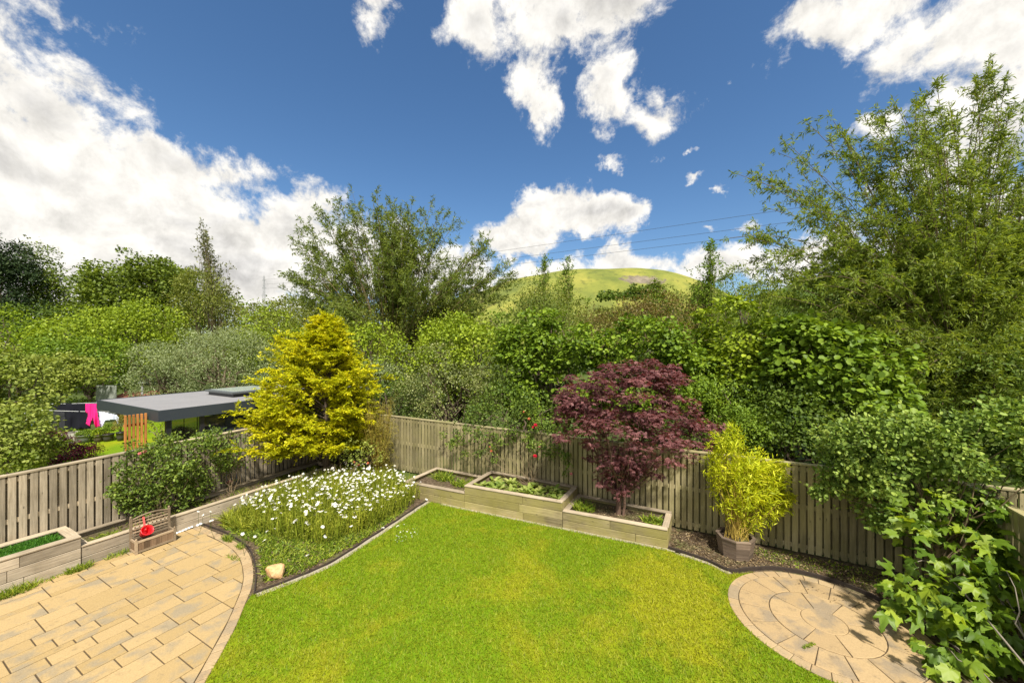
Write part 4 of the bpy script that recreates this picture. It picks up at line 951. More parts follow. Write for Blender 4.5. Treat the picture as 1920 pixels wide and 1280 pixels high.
# ------------------------------------------------------------------ red maple
def maple():
    r = np.random.default_rng(302); base = np.array([-1.93, 9.02, .30])
    t = thing('red_maple', 'dark red maple growing from the low timber bed', 'tree', tuple(base))
    Y = 8.87
    blobs = [(1150, 745, 95, 60, .35), (1215, 750, 75, 55, 0), (1110, 775, 75, 42, .2), (1190, 705, 70, 32, .15), (1090, 795, 60, 45, .25), (1240, 790, 60, 55, -.15), (1165, 815, 90, 55, .3), (1125, 720, 60, 26, .1),
             (1250, 725, 32, 36, .1), (1290, 810, 45, 26, -.3), (1265, 830, 50, 28, -.2), (1150, 860, 46, 34, .1), (1172, 892, 34, 24, .1), (1146, 910, 24, 18, .1), (1068, 745, 26, 14, .1), (1255, 700, 16, 26, .1), (1330, 800, 20, 9, -.3), (1200, 850, 60, 40, -.1), (1215, 690, 20, 22, 0), (1080, 750, 40, 26, .1), (1310, 796, 22, 12, -.3)]
    Cc, O, Rd = [], [], []; mid = at(1175, 830, Y)
    for (u, v, a, b, dy) in blobs:
        c = at(u, v, Y - dy * 1.2); n = int(5 + a * b / 190); d = rnd_unit(r, n) * np.array([a / FPX * Y, (a + b) / 2 / FPX * Y * .9, b / FPX * Y]) * (.45 + .55 * r.random((n, 1)))
        Cc.append(c + d - base); O.append(unit(c + d - mid)); Rd.append(np.full(n, .20) * (.7 + .6 * r.random(n)))
    Cc, O, Rd = np.concatenate(Cc), np.concatenate(O), np.concatenate(Rd)
    per = 32; n = len(Cc) * per; c = np.repeat(np.arange(len(Cc)), per)
    d = unit(rnd_unit(r, n) + .4 * O[c] + np.array([0, 0, .3])); P = Cc[c] + d * (Rd[c] * (.35 + .75 * r.random(n)))[:, None] * np.array([1.25, 1.25, .55])
    hd = unit(d * np.array([1, 1, .1]) + .6 * r.normal(size=(n, 3)) * np.array([1, 1, .2])); parts = []
    q = (.3 * r.random(len(Cc)))[c] + .7 * r.random(n); N = unit(np.array([0, 0, 1.0]) + .5 * hd + .35 * r.normal(size=(n, 3))); S = np.cross(N, hd)
    for ang, ln in ((0, 1.0), (.62, .85), (-.62, .85), (1.25, .55), (-1.25, .55)):      # five narrow drooping lobes
        A = unit(hd * math.cos(ang) + S * math.sin(ang) - np.array([0, 0, .45])); parts.append(leaves(P, A, N, .095 * ln * (.7 + .6 * r.random(n)), .019, T_DIAMOND, q))
    leaf_obj('crown', parts, L_maple, t)
    ch = []; f = np.array([0.02, 0, .42])
    ch += [(wiggle(r, (-.03, 0, -.06), f, 5, .008), .075, .06), (wiggle(r, (.10, -.03, -.05), f + np.array([.12, 0, .2]), 5, .01), .035, .03)]
    for i in r.choice(len(Cc), 30, False): ch.append((wiggle(r, f * (.85 + .3 * r.random()), Cc[i], 7, .03, (0, 0, -.10)), .022, .003))
    tube_obj('trunk', ch, wood('maple bark', (.12, .07, .05), (.26, .17, .12)), t, 6)
maple()

# ------------------------------------------------------------------ bamboos
def bamboo(name, label, base, H, Rr, n, mat, stemmat, seed, per, leaf, lw, zlo=.12, lean=.0, subs=14, thick=.008):
    r = np.random.default_rng(seed); t = thing(name, label, 'bamboo', tuple(base)); ch = []; P, D = [], []
    for k in range(n):
        a = r.random() * 6.28; b = np.array([math.cos(a), math.sin(a), 0]) * Rr * .22 * r.random() ** .5; h = H * (.62 + .38 * r.random())
        tip = np.array([math.cos(a) * Rr * (.25 + .75 * r.random()) + lean, math.sin(a) * Rr * (.25 + .75 * r.random()), h])
        q = np.linspace(0, 1, 8)[:, None]; cur = b + (tip - b) * np.c_[q ** 1.15, q ** 1.15, q ** .95]; ch.append((cur, thick, .002))
        s = zlo + (1 - zlo) * r.random(subs); pos = np.stack([np.interp(s, q[:, 0], cur[:, i]) for i in range(3)], 1)
        d = unit(rnd_unit(r, subs) * np.array([1, 1, .5]) + np.array([0, 0, .15])); ln = .10 + .22 * r.random((subs, 1)); P.append(pos + d * ln * r.random((subs, 1))); D.append(d)
    P, D = np.concatenate(P), np.concatenate(D); m = len(P) * per; c = np.repeat(np.arange(len(P)), per)
    pp = P[c] + D[c] * .07 * r.random((m, 1)) + r.normal(0, .02, (m, 3)); A = unit(D[c] * .8 + .8 * r.normal(size=(m, 3)) - np.array([0, 0, .35])); N = unit(np.array([0, 0, 1.0]) + .6 * r.normal(size=(m, 3)))
    s = .6 + .7 * r.random(m)
    tube_obj('canes', ch, stemmat, t, 5); leaf_obj('foliage', [leaves(pp, A, N, leaf * s, lw * s, T_DIAMOND, .3 * r.random(len(P))[c] + .7 * r.random(m))], mat, t)
M_cane = plain('golden cane', (.42, .30, .06), .45, .4, .25, 12)
bamboo('bamboo_clump', 'tall thin bamboo with golden canes in the fence corner', (-9.3, 8.6, 0), 2.75, .55, 60, L_brownboo, M_cane, 401, 10, .085, .012, .10, subs=18, thick=.011)
PB = np.array([.43, 8.98, 0])
def ball_bamboo():
    r = np.random.default_rng(402); base = PB + np.array([0, 0, .26]); t = thing('potted_bamboo', 'bright yellow green bamboo growing in the wooden tub', 'bamboo', tuple(base)); Cc, ch = [], []
    for (u, v, a, b) in [(1395, 900, 62, 52), (1420, 915, 52, 46), (1372, 868, 46, 40), (1362, 838, 34, 28), (1372, 818, 22, 18), (1410, 870, 46, 26), (1445, 890, 36, 32), (1400, 955, 46, 34), (1378, 930, 44, 40), (1440, 945, 34, 26), (1395, 985, 34, 16), (1468, 930, 18, 22), (1455, 872, 22, 12), (1345, 890, 18, 34), (1378, 806, 10, 8)]:
        n = int(6 + a * b / 20); d = rnd_unit(r, n) * np.array([a, (a + b) / 2, b]) / FPX * 8.0 * (.35 + .65 * r.random((n, 1)))
        Cc.append(at(u, v, 7.85) + np.c_[d[:, 0] * CS - d[:, 1] * SN, d[:, 0] * SN + d[:, 1] * CS, d[:, 2]] - base)
    Cc = np.concatenate(Cc); Cc[:, 1] = np.minimum(Cc[:, 1], .50); Cc[:, 2] = np.maximum(Cc[:, 2], .12)
    for i in r.choice(len(Cc), 70, False): ch.append((wiggle(r, (r.normal(0, .09), r.normal(0, .09), 0), Cc[i], 7, .015, Cc[i] * np.array([-.12, -.12, .04])), .006, .002))
    per = 9; n = len(Cc) * per; c = np.repeat(np.arange(len(Cc)), per); rad = unit(Cc * np.array([1, 1, .3]) + .4 * rnd_unit(r, len(Cc)))
    P = Cc[c] + r.normal(0, .035, (n, 3)); A = unit(rad[c] * .7 + .75 * r.normal(size=(n, 3)) - np.array([0, 0, .35])); s_ = .6 + .7 * r.random(n)
    leaf_obj('foliage', [leaves(P, A, unit(np.array([0, 0, 1.0]) + .6 * r.normal(size=(n, 3))), .115 * s_, .020 * s_, T_DIAMOND, .3 * r.random(len(Cc))[c] + .7 * r.random(n))], L_bamboo, t)
    tube_obj('canes', ch, M_cane, t, 4)
ball_bamboo()
tub = thing('wooden_tub', 'octagonal wooden tub holding the yellow bamboo', 'planter', tuple(PB))
for k in range(8):
    a = R(22.5 + 45 * k); ap = .315
    for j in range(3):
        w0 = 2 * (ap * (.88 + .05 * j)) * math.tan(R(22.5)); w1 = 2 * (ap * (.88 + .05 * (j + 1))) * math.tan(R(22.5)); a0, a1 = ap * (.88 + .05 * j), ap * (.88 + .05 * (j + 1)); z0, z1 = .125 * j + .002, .125 * (j + 1) - .002
        V = [(-w0 / 2, -a0, z0), (w0 / 2, -a0, z0), (w0 / 2 * .93, -a0 + .03, z0), (-w0 / 2 * .93, -a0 + .03, z0), (-w1 / 2, -a1, z1), (w1 / 2, -a1, z1), (w1 / 2 * .93, -a1 + .03, z1), (-w1 / 2 * .93, -a1 + .03, z1)]
        link('stave', pyd('stave', V, BOXF), M_pot_wood, tub, rot=(0, 0, a))
    w = 2 * (ap * 1.06) * math.tan(R(22.5)); wi = 2 * (ap * .88) * math.tan(R(22.5))
    V = [(-w / 2, -ap * 1.06, .376), (w / 2, -ap * 1.06, .376), (wi / 2, -ap * .88, .376), (-wi / 2, -ap * .88, .376), (-w / 2, -ap * 1.06, .40), (w / 2, -ap * 1.06, .40), (wi / 2, -ap * .88, .40), (-wi / 2, -ap * .88, .40)]
    link('rim_board', pyd('rim_board', V, BOXF), M_pot_wood, tub, rot=(0, 0, a))
link('soil', prism('soil', [(.27 * math.cos(R(22.5 + 45 * k)), .27 * math.sin(R(22.5 + 45 * k))) for k in range(8)], 0.01, .33), M_soil, tub)

# ------------------------------------------------------------------ climbing roses, plum, fig
def rose_flower(mat, seed):
    r = np.random.default_rng(seed); P, A, N, L = [], [], [], []
    for ringn, rad, tilt in ((7, .010, .35), (6, .006, .8), (5, .002, 1.6)):
        for k in range(ringn):
            a = 6.28 * k / ringn + r.random() * .4; d = np.array([math.cos(a), math.sin(a), tilt]); P.append(d * rad); A.append(d); N.append(np.array([-d[0] * tilt, -d[1] * tilt, 1])); L.append(.042)
    V, F, Q = leaves(np.array(P), np.array(A), np.array(N), np.array(L), .04, T_OVAL, r.random(len(P))); return bulk('flower', V, F, Q)
def rosemat(n, c): return leafmat(n, [(0, tuple(x * .7 for x in c)), (1, c)], .2, (1.1, .9, .9))
R_red, R_pink, R_coral = rosemat('crimson rose', (.62, .02, .05)), rosemat('pink rose', (.75, .25, .24)), rosemat('coral rose', (.62, .20, .10))
def climber(name, label, cat, blobs, Y, base, mat, per, leaf, seed, flowers=(), stems=16, dens=1.0, clump=.16):
    r = np.random.default_rng(seed); base = np.array(base, float); t = thing(name, label, cat, tuple(base)); Cc, O = [], []
    for (u, v, a, b) in blobs:
        yy = Y(u) if callable(Y) else Y; c = at(u, v, yy); n = max(3, int(dens * a * b / 55)); d = np.c_[r.uniform(-1, 1, n), r.uniform(-1, 1, n), r.uniform(-1, 1, n)]
        d = d * np.minimum(1, 1 / np.maximum(np.linalg.norm(d, axis=1, keepdims=True), .01)); off = d * np.array([a, min(a, b), b]) / FPX * yy * np.array([1, .45, 1])
        w = np.c_[off[:, 0] * CS - off[:, 1] * SN, off[:, 0] * SN + off[:, 1] * CS, off[:, 2]]; Cc.append(c + w - base); O.append(unit(np.tile([SN, -CS, .5], (n, 1)) + .6 * rnd_unit(r, n)))
    Cc, O = np.concatenate(Cc), np.concatenate(O)
    leaf_obj('foliage', [clumps(r, Cc, clump * (.6 + .8 * r.random(len(Cc))), O, per, leaf, leaf * .62, T_OVAL, .9, .6, .8, .2, .3, .6)], mat, t)
    ch = []
    for i in r.choice(len(Cc), min(stems, len(Cc)), False): ch.append((wiggle(r, (r.normal(0, .06), r.normal(0, .03), 0), Cc[i], 8, .05), .008, .003))
    tube_obj('stem', ch, M_twig, t, 5)
    for k, (u, v, m, s) in enumerate(flowers):
        yy = Y(u) if callable(Y) else Y; p = at(u, v, yy - .14) - base; o = link('flower', rose_flower(m, k), m, t, tuple(p)); o.scale = (s, s, s); o.rotation_euler = (R(40) + r.normal(0, .3), r.normal(0, .3), YAW)
    return t
lf = lambda u: float(np.interp(u, [0, 240, 290, 373, 470, 560], [6.7, 8.3, 8.8, 9.7, 10.9, 12.3]))
climber('climbing_rose', 'bushy dark green climbing rose on the silvery fence above the trellis planter', 'rose', [(290, 880, 62, 48), (262, 915, 40, 42), (330, 860, 48, 38), (345, 905, 42, 32), (300, 935, 60, 22), (395, 850, 40, 40), (385, 885, 32, 30), (235, 905, 20, 26), (355, 835, 60, 22), (275, 850, 34, 24), (222, 925, 14, 14), (405, 818, 20, 18), (312, 838, 16, 22), (370, 905, 22, 30), (250, 955, 30, 14), (425, 890, 10, 16), (345, 948, 40, 10), (230, 880, 12, 14)],
        lf, (-11.15, 3.75, .3), L_rose, 22, .066, 501, [(272, 846, R_pink, .8), (262, 850, R_pink, .7), (325, 903, M_white, .6), (352, 898, R_pink, .6)], 14, 1.25)
climber('climbing_rose', 'small rose spray hanging on the silvery fence near the golden conifer', 'rose', [(420, 850, 22, 30), (440, 835, 22, 22), (462, 838, 12, 18), (456, 855, 12, 14), (432, 868, 18, 18)], lf, (-11.35, 5.4, .3), L_rose, 26, .062, 502, [(431, 905, R_pink, 1.6)], 10, .9)
climber('garden_rose', 'yellowish young rose between conifer trunk and corner bamboo', 'rose', [(655, 850, 28, 22), (672, 868, 26, 18), (700, 852, 22, 20), (640, 862, 14, 14), (684, 838, 18, 12)], 11.4, (-9.75, 7.35, 0), L_yellowish, 14, .07, 503, [(672, 872, R_coral, .9), (690, 868, R_coral, .8), (664, 866, R_coral, .7)], 12, 1.0)
bf = lambda u: 9.36 / (SN * (u - 960) / FPX + CS)
climber('climbing_rose', 'straggly rose with red blooms trained over the greenish fence', 'rose', [(845, 820, 20, 18), (862, 838, 22, 20), (915, 835, 24, 24), (930, 850, 16, 16), (950, 820, 26, 16), (985, 808, 34, 22), (985, 775, 26, 22), (1000, 760, 22, 18), (970, 790, 30, 14), (1015, 845, 28, 16), (1040, 838, 30, 22), (1060, 815, 18, 16), (1052, 870, 16, 22), (880, 812, 22, 12), (1022, 795, 22, 14)],
        bf, (-4.35, 9.3, .5), L_rose, 24, .066, 504, [(1004, 797, R_red, 1.1), (1000, 801, R_red, .9), (1003, 855, R_red, 1.2), (983, 772, R_coral, .8), (992, 785, R_coral, .8), (1071, 888, R_pink, .8), (921, 845, R_coral, .8), (1011, 838, R_pink, .7), (918, 838, R_coral, .6)], 18, 1.0, .13)

def plum():
    r = np.random.default_rng(601); base = np.array([3.35, 8.75, 0.0]); t = thing('plum_tree', 'round-leaved plum tree spreading over the fence corner', 'tree', tuple(base))
    blobs = [(1640, 830, 75, 45, 7.6), (1590, 820, 45, 30, 7.7), (1720, 830, 80, 45, 7.8), (1800, 815, 90, 42, 8.0), (1890, 820, 80, 45, 8.2), (1650, 890, 70, 45, 7.3), (1580, 900, 32, 26, 7.5), (1620, 930, 45, 26, 7.2), (1720, 900, 80, 50, 7.4), (1690, 960, 60, 36, 7.0), (1760, 870, 70, 50, 7.6), (1850, 880, 60, 30, 7.9), (1600, 860, 50, 36, 7.6), (1555, 925, 18, 12, 7.4), (1960, 850, 80, 60, 8.3), (1690, 790, 40, 24, 7.9), (1900, 780, 60, 22, 8.2)]
    Cc, O, Rd = [], [], []; mid = at(1740, 900, 6.6)
    for (u, v, a, b, Y) in blobs:
        Y = 9.6 / (SN * (u - 960) / FPX + CS) - .55 + .1 * (v < 800); c = at(u, v, Y); n = int(4 + a * b / 150); d = rnd_unit(r, n) * np.array([a / FPX * Y, (a + b) / 2 / FPX * Y, b / FPX * Y]) * (.5 + .5 * r.random((n, 1))); Cc.append(c + d - base); O.append(unit(c + d - mid)); Rd.append(.17 * (.7 + .7 * r.random(n)))
    Cc, O, Rd = np.concatenate(Cc), np.concatenate(O), np.concatenate(Rd)
    Cc[:, 2] = np.maximum(Cc[:, 2], .5)
    parts = [clumps(r, Cc, Rd, O, 52, .072, .054, T_OVAL, .8, .7, .6, .25, .35, .5)]
    # young shoots that stand out of the crown, with leaves along them
    ch = []; P, A = [], []
    for i in r.choice(len(Cc), 70, False):
        d = unit(O[i] + .5 * rnd_unit(r, 1)[0] + np.array([0, 0, .5])); ln = .25 + .35 * r.random(); a = Cc[i]; b = a + d * ln; ch.append((wiggle(r, a, b, 4, .008), .004, .0015))
        for s in np.linspace(.25, 1, 9): P.append(a + (b - a) * s); A.append(d * .4 + rnd_unit(r, 1)[0] * .8)
    P, A = np.array(P), unit(np.array(A)); parts.append(leaves(P, A, unit(np.array([0, 0, 1.0]) + .5 * r.normal(size=P.shape)), .06, .042, T_OVAL, .6 + .4 * r.random(len(P))))
    leaf_obj('crown', parts, L_plum, t)
    f = np.array([-.1, -.1, 1.0]); tr = [(wiggle(r, (0, 0, -.05), f, 6, .02), .055, .045)]
    for i in r.choice(len(Cc), 40, False): tr.append((wiggle(r, f * (.7 + .4 * r.random()), Cc[i], 7, .05, (0, 0, .12)), .013, .003))
    tube_obj('trunk', tr + ch, M_twig, t, 5)
plum()

def fig_leaf(seed):
    """five-lobed fig leaf with a cupped blade, drooping lobes and a stalk"""
    r = np.random.default_rng(seed)
    lob = [(-2.6, .46), (-2.0, .62), (-1.58, .56), (-1.05, .86), (-.58, .62), (0, 1.02), (.58, .62), (1.05, .86), (1.58, .56), (2.0, .62), (2.6, .46)]
    V = [(0, 0, 0)]; F = []; m = len(lob)
    for fr in (.5, 1.0):
        for a, l in lob:
            rr = (l if fr == 1 else .36 + .12 * l) * (1 + .08 * r.normal())
            if fr == 1: aa = [a]
            x, y = rr * math.cos(a) * .62 + .12, rr * math.sin(a) * .62; V.append((x, y, .10 * abs(math.sin(a * 2.9)) * fr - .16 * rr * rr + .02 * r.normal()))
    # rounded lobe ends
    for k in range(m - 1): F += [(0, 1 + k, 2 + k)]
    for k in range(m - 1): F += [(1 + k, 1 + m + k, 2 + m + k, 2 + k)]
    n0 = len(V)
    for k in (1, 3, 5, 7, 9):
        a, l = lob[k]; rr = l * .93
        for sg in (-1, 1):
            b = a + sg * .24; V.append((rr * math.cos(b) * .62 + .12, rr * math.sin(b) * .62, -.14 * rr * rr))
        F += [(1 + k, n0, 1 + m + k), (1 + k, 1 + m + k, n0 + 1)]; n0 += 2
    V += [(-.32, -.012, -.10), (-.32, .012, -.10), (.02, .014, .01), (.02, -.014, .01)]; F.append((len(V) - 4, len(V) - 1, len(V) - 2, len(V) - 3))
    me = pyd('leaf', V, F, True); a = me.attributes.new('rnd', 'FLOAT', 'POINT'); q = r.random(); a.data.foreach_set('value', [q] * len(V)); return me
def fig():
    r = np.random.default_rng(701); base = np.array([3.55, 6.55, 0.0]); t = thing('fig_shrub', 'large-leaved fig shrub in front of the shaded fence', 'shrub', tuple(base))
    var = [fig_leaf(800 + k) for k in range(8)]
    for k, me in enumerate(var):
        me.attributes['rnd'].data.foreach_set('value', [(k + .5) / 8] * len(me.vertices)); me.materials.append(L_fig)
    # branch targets: where the leafy shoots end
    ends = []
    zones = [(1800, 970, 120, 45, 6.0, 40), (1740, 1000, 80, 50, 6.1, 30), (1870, 1040, 80, 70, 5.6, 42), (1780, 1090, 90, 50, 5.8, 30), (1720, 1130, 60, 40, 5.7, 16), (1800, 1180, 80, 50, 5.4, 34), (1860, 1150, 70, 60, 5.3, 26), (1790, 1250, 70, 40, 5.0, 26), (1880, 1250, 60, 60, 4.9, 20), (1690, 1080, 26, 20, 6.0, 3), (1668, 1098, 14, 14, 5.9, 2), (1920, 980, 70, 50, 5.8, 26), (1960, 1100, 50, 80, 5.4, 24)]
    for (u, v, a, b, Y, n) in zones:
        for _ in range(int(n * 1.5)):
            q = r.normal(size=2) * .5; p = at(u + a * np.clip(q[0], -1, 1), v + b * np.clip(q[1], -1, 1), Y + r.normal(0, .22)) - base
            ends.append(p)
    ends = np.array(ends); ends[:, 0] = np.minimum(ends[:, 0], .30); ends[:, 2] = np.maximum(ends[:, 2], .12)
    mid = ends.mean(0)
    for i, p in enumerate(ends):
        s = .17 + .12 * r.random(); o = link('leaf', var[r.integers(8)], None, t, tuple(p)); o.scale = (s, s * (.8 + .35 * r.random()), s * (.6 + 1.9 * r.random()))
        d = unit((p - mid) * np.array([1, 1, .4]) + r.normal(0, .45, 3)); up_ = Vector(unit(np.array([-.05, -.25, 1.0]) + .42 * r.normal(size=3))); x = Vector(d) - up_ * Vector(d).dot(up_); x.normalize(); y = up_.cross(x)
        o.rotation_euler = Matrix((x, y, up_)).transposed().to_euler()
    ch = []
    low_ = np.where(ends[:, 2] < 1.5)[0]
    for k in range(8):
        i = low_[r.integers(len(low_))]; e = ends[i]; ch.append((wiggle(r, (r.normal(0, .08), r.normal(0, .10), -.02), e, 9, .03, (0, 0, -.10)), .014, .005))
    lo = at(1905, 1160, 5.2) - base
    ch += [(spline([(0, 0, 0), (-.2, -.5, .30), at(1880, 1130, 5.4) - base, at(1830, 1060, 5.7) - base], 12), .022, .008), (spline([(0, .1, 0), (-.3, .05, .5), at(1760, 1062, 6.0) - base, at(1700, 1056, 6.1) - base], 12), .018, .005)]
    tube_obj('branches', ch, plain('fig bark', (.23, .20, .15), .7, .3, .3, 14), t, 6)
fig()

# ------------------------------------------------------------------ daisies
def daisies():
    r = np.random.default_rng(901); base = np.array([-8.5, 6.4, 0]); t = thing('daisy_clump', 'broad clump of white ox-eye daisies filling the corner bed', 'flowers', tuple(base))
    poly = [(-10.3, 5.0), (-8.6, 4.85), (-7.3, 5.2), (-6.95, 6.2), (-7.0, 7.4), (-7.2, 8.1), (-8.6, 8.6), (-10.2, 8.3), (-10.7, 7.0), (-10.6, 5.6)]
    P = np.array(poly); lo, hi = P.min(0), P.max(0)
    n = 5200; p = lo + r.random((n * 2, 2)) * (hi - lo); p = p[inside(poly, p)][:n]; n = len(p)
    c = np.array([-8.7, 6.5]); q = np.linalg.norm((p - c) / np.array([2.1, 1.9]), axis=1)
    h = (.70 - .22 * np.clip(q, 0, 1.2)) * (.5 + .65 * r.random(n)) + .10
    parts = []
    b = np.c_[p, np.zeros(n)] - base; lean = r.normal(0, .13, (n, 2)); d = unit(np.c_[lean, np.ones(n)])
    parts.append(leaves(b, d, unit(r.normal(size=(n, 3))), h, .018, T_DIAMOND, r.random(n)))
    m = n * 7; k = np.repeat(np.arange(n), 7); s = r.random((m, 1)) ** 1.2 * .92
    parts.append(leaves(b[k] + d[k] * h[k][:, None] * s, unit(rnd_unit(r, m) + np.array([0, 0, .7])), unit(r.normal(size=(m, 3)) + np.array([0, 0, .8])), .05 + .07 * r.random(m), .013, T_DIAMOND, r.random(m)))
    leaf_obj('foliage', parts, L_stalk, t)['kind'] = 'stuff'
    # flower head: a ring of petals round a yellow eye
    def head(seed):
        rr = np.random.default_rng(seed); V, F, mi = [(0, 0, .010)], [], []
        np_ = 13
        for j in range(np_):
            a = 2 * math.pi * j / np_; w = .20; z = -.006 + .006 * rr.normal()
            i0 = len(V); V += [(.009 * math.cos(a - w), .009 * math.sin(a - w), .003), (.034 * math.cos(a - w * .9), .034 * math.sin(a - w * .9), z), (.037 * math.cos(a + w * .6), .037 * math.sin(a + w * .6), z), (.009 * math.cos(a + w), .009 * math.sin(a + w), .003)]
            F.append((i0, i0 + 1, i0 + 2, i0 + 3)); mi.append(0)
        i0 = len(V)
        for j in range(8): V.append((.010 * math.cos(j * math.pi / 4), .010 * math.sin(j * math.pi / 4), .005))
        for j in range(8): F.append((0, i0 + j, i0 + (j + 1) % 8)); mi.append(1)
        return V, F, mi
    meshes = []
    for sd in range(3):
        V, F, mi = head(sd); me = pyd('flower', V, F); me.materials.append(M_white); me.materials.append(M_eye); me.polygons.foreach_set('material_index', mi); meshes.append(me)
    wgt = np.clip(1.7 - q, .1, 1) * (h > .36); wgt /= wgt.sum(); idx = r.choice(n, 640, False, wgt)
    top = (b + d * h[:, None])[idx]; order = np.argsort(np.linalg.norm(top + base - np.array([0, 0, EYE]), axis=1))
    extra = [on_z(u, v, .45) - base for u, v in [(380, 965), (395, 958), (440, 945), (396, 975), (372, 958), (470, 930), (478, 1005), (455, 1000), (495, 1012), (500, 995), (515, 990), (610, 1005), (658, 985), (745, 985), (732, 988), (758, 982), (718, 988), (590, 965), (800, 935), (776, 930), (575, 1040)]]
    k = 0; rest = []
    for p_ in extra + [top[i] for i in order]:
        if k < 300:
            o = link('flower', meshes[k % 3], None, t, tuple(p_)); s = .75 + .4 * r.random(); o.scale = (s, s, s); o.rotation_euler = (R(14) + r.normal(0, .28), r.normal(0, .25), r.random() * 6.28)
        else: rest.append(p_)
        k += 1
    V0 = np.array([v.co[:] for v in meshes[0].vertices]); Vs, Fs, mi = [], [], []
    f0 = [list(f.vertices) for f in meshes[0].polygons]; m0 = [f.material_index for f in meshes[0].polygons]
    for j, p_ in enumerate(rest):
        M = np.array(Matrix.Rotation(R(14) + r.normal(0, .28), 3, 'X') @ Matrix.Rotation(r.normal(0, .25), 3, 'Y')); Vs.append(V0 @ M.T * (.75 + .4 * r.random()) + p_); Fs += [[v + j * len(V0) for v in f] for f in f0]; mi += m0
    me = pyd('far_flowers', np.concatenate(Vs), Fs); me.materials.append(M_white); me.materials.append(M_eye); me.polygons.foreach_set('material_index', mi)
    link('far_flowers', me, None, t)['kind'] = 'stuff'
    # stalks of the outlying blooms
    tube_obj('stalks', [(np.array([e * np.array([1, 1, 0]) + np.array([r.normal(0, .05), r.normal(0, .05), 0]), e * np.array([1, 1, .5]), e]), .004, .003) for e in extra], L_stalk, t, 3)['kind'] = 'stuff'
daisies()

def tufts(name, label, cat, poly, n, h, w, mat, z=0.0, seed=0, lean=.5, group=None, kind=None, arch=.3):
    r = np.random.default_rng(seed); P = np.array(poly, float); lo, hi = P.min(0), P.max(0); c = P.mean(0)
    p = lo + r.random((n * 3, 2)) * (hi - lo); p = p[inside(poly, p)][:n]; n = len(p); b = np.c_[p - c, np.zeros(n)]; hh = h * (.4 + .8 * r.random(n)); d = unit(np.c_[r.normal(0, lean, (n, 2)), np.ones(n)])
    side = unit(np.cross(d, rnd_unit(r, n))); tip = b + d * hh[:, None] + np.c_[d[:, :2] * hh[:, None] * arch, -hh * arch * .3]; mid = b + d * hh[:, None] * .55; W = (w * (.6 + .8 * r.random(n)))[:, None]
    V = np.stack([b - side * W / 2, mid - side * W / 2, tip, mid + side * W / 2, b + side * W / 2], 1).reshape(-1, 3); i = np.arange(n)[:, None] * 5
    F = np.concatenate([i + np.array([[0, 1, 3, 4]]), i + np.array([[1, 2, 2, 3]])]); F = np.concatenate([i + np.array([[0, 1, 3]]), i + np.array([[0, 3, 4]]), i + np.array([[1, 2, 3]])])
    o = link(name, bulk(name, V, F, np.repeat(r.random(n), 5)), mat, loc=(c[0], c[1], z)); return tag(o, label, cat, group, kind)
def disc(x, y, rx, ry=None): ry = ry or rx; return [(x + rx * math.cos(a), y + ry * math.sin(a)) for a in np.linspace(0, 6.28, 14, endpoint=False)]
TG = 'weeds along the patio edge'
tufts('grass_tuft', 'big grass tuft at the foot of the tall pale bed', 'grass tuft', disc(-10.55, 1.72, .12, .26), 420, .17, .009, L_weed, .02, 1, .45, TG)
tufts('grass_tuft', 'grass tuft at the joint of tall and low pale beds', 'grass tuft', disc(-10.58, 2.48, .10, .20), 260, .15, .009, L_weed, .02, 2, .45, TG)
tufts('grass_tuft', 'thin weedy tuft beside the trellis planter', 'grass tuft', disc(-10.62, 3.0, .08, .20), 110, .13, .009, L_weed, .02, 3, .5, TG)
tufts('grass_tuft', 'thin weedy strip along the pale timber bed foot', 'grass tuft', disc(-10.62, 2.1, .06, .3), 120, .07, .009, L_weed, .02, 4, .5, TG)
tufts('grass_tuft', 'green weed growing in the sett border', 'grass tuft', disc(-9.35, 4.37, .20, .07), 150, .13, .009, L_weed, .03, 5, .6, TG)
tufts('grass_tuft', 'second smaller weed growing in the sett border', 'grass tuft', disc(-8.75, 4.33, .12, .06), 70, .11, .008, L_weed, .03, 6, .6, TG)
tufts('grass_tuft', 'low weed in a patio slab joint', 'grass tuft', disc(-8.45, 4.05, .22, .05), 70, .08, .008, L_weed, .03, 7, .7, TG)
tufts('grass_tuft', 'weed line sprouting between the round patio wedges', 'grass tuft', [(1.11, 6.58), (1.15, 6.56), (1.32, 6.74), (1.28, 6.78)], 130, .035, .008, L_weed, .03, 8, .6, TG)
tufts('leafy_tuft', 'yellow green grassy clump where the patio meets the daisies', 'plant', disc(-9.95, 5.05, .75, .38), 1500, .34, .012, L_stalk, .01, 9, .6)
tufts('ground_weeds', 'low mixed weeds round the sandstone rock', 'weeds', [(-10.3, 4.65), (-8.5, 4.55), (-7.1, 3.9), (-6.8, 4.4), (-6.75, 5.9), (-7.0, 7.4), (-8.5, 5.6), (-10.3, 5.3)], 8500, .10, .018, L_weed, .012, 10, .9, kind='stuff')
tufts('planter_grass', 'dark green grass filling the tall pale timber bed', 'grass', [(-10.86, -.8), (-10.86, 2.35), (-11.44, 2.35), (-11.44, -.8)], 14000, .13, .010, L_turf_dark, .50, 11, .4, kind='stuff')
tufts('bed_weeds', 'sparse weeds in the long low timber bed', 'weeds', [(-10.9, 2.7), (-10.95, 8.0), (-11.6, 8.0), (-11.48, 2.7)], 700, .10, .013, L_weed, .30, 12, .8, kind='stuff')
tufts('bed_grass', 'grassy weed in the low bed beside the trellis planter', 'plant', disc(-11.05, 2.95, .10, .18), 150, .14, .010, L_weed, .30, 13, .6)
tufts('bed_grass', 'strappy green leaves in the low bed near the bamboo corner', 'plant', disc(-7.1, 9.0, .32, .22), 220, .30, .020, L_weed, .30, 14, .55)
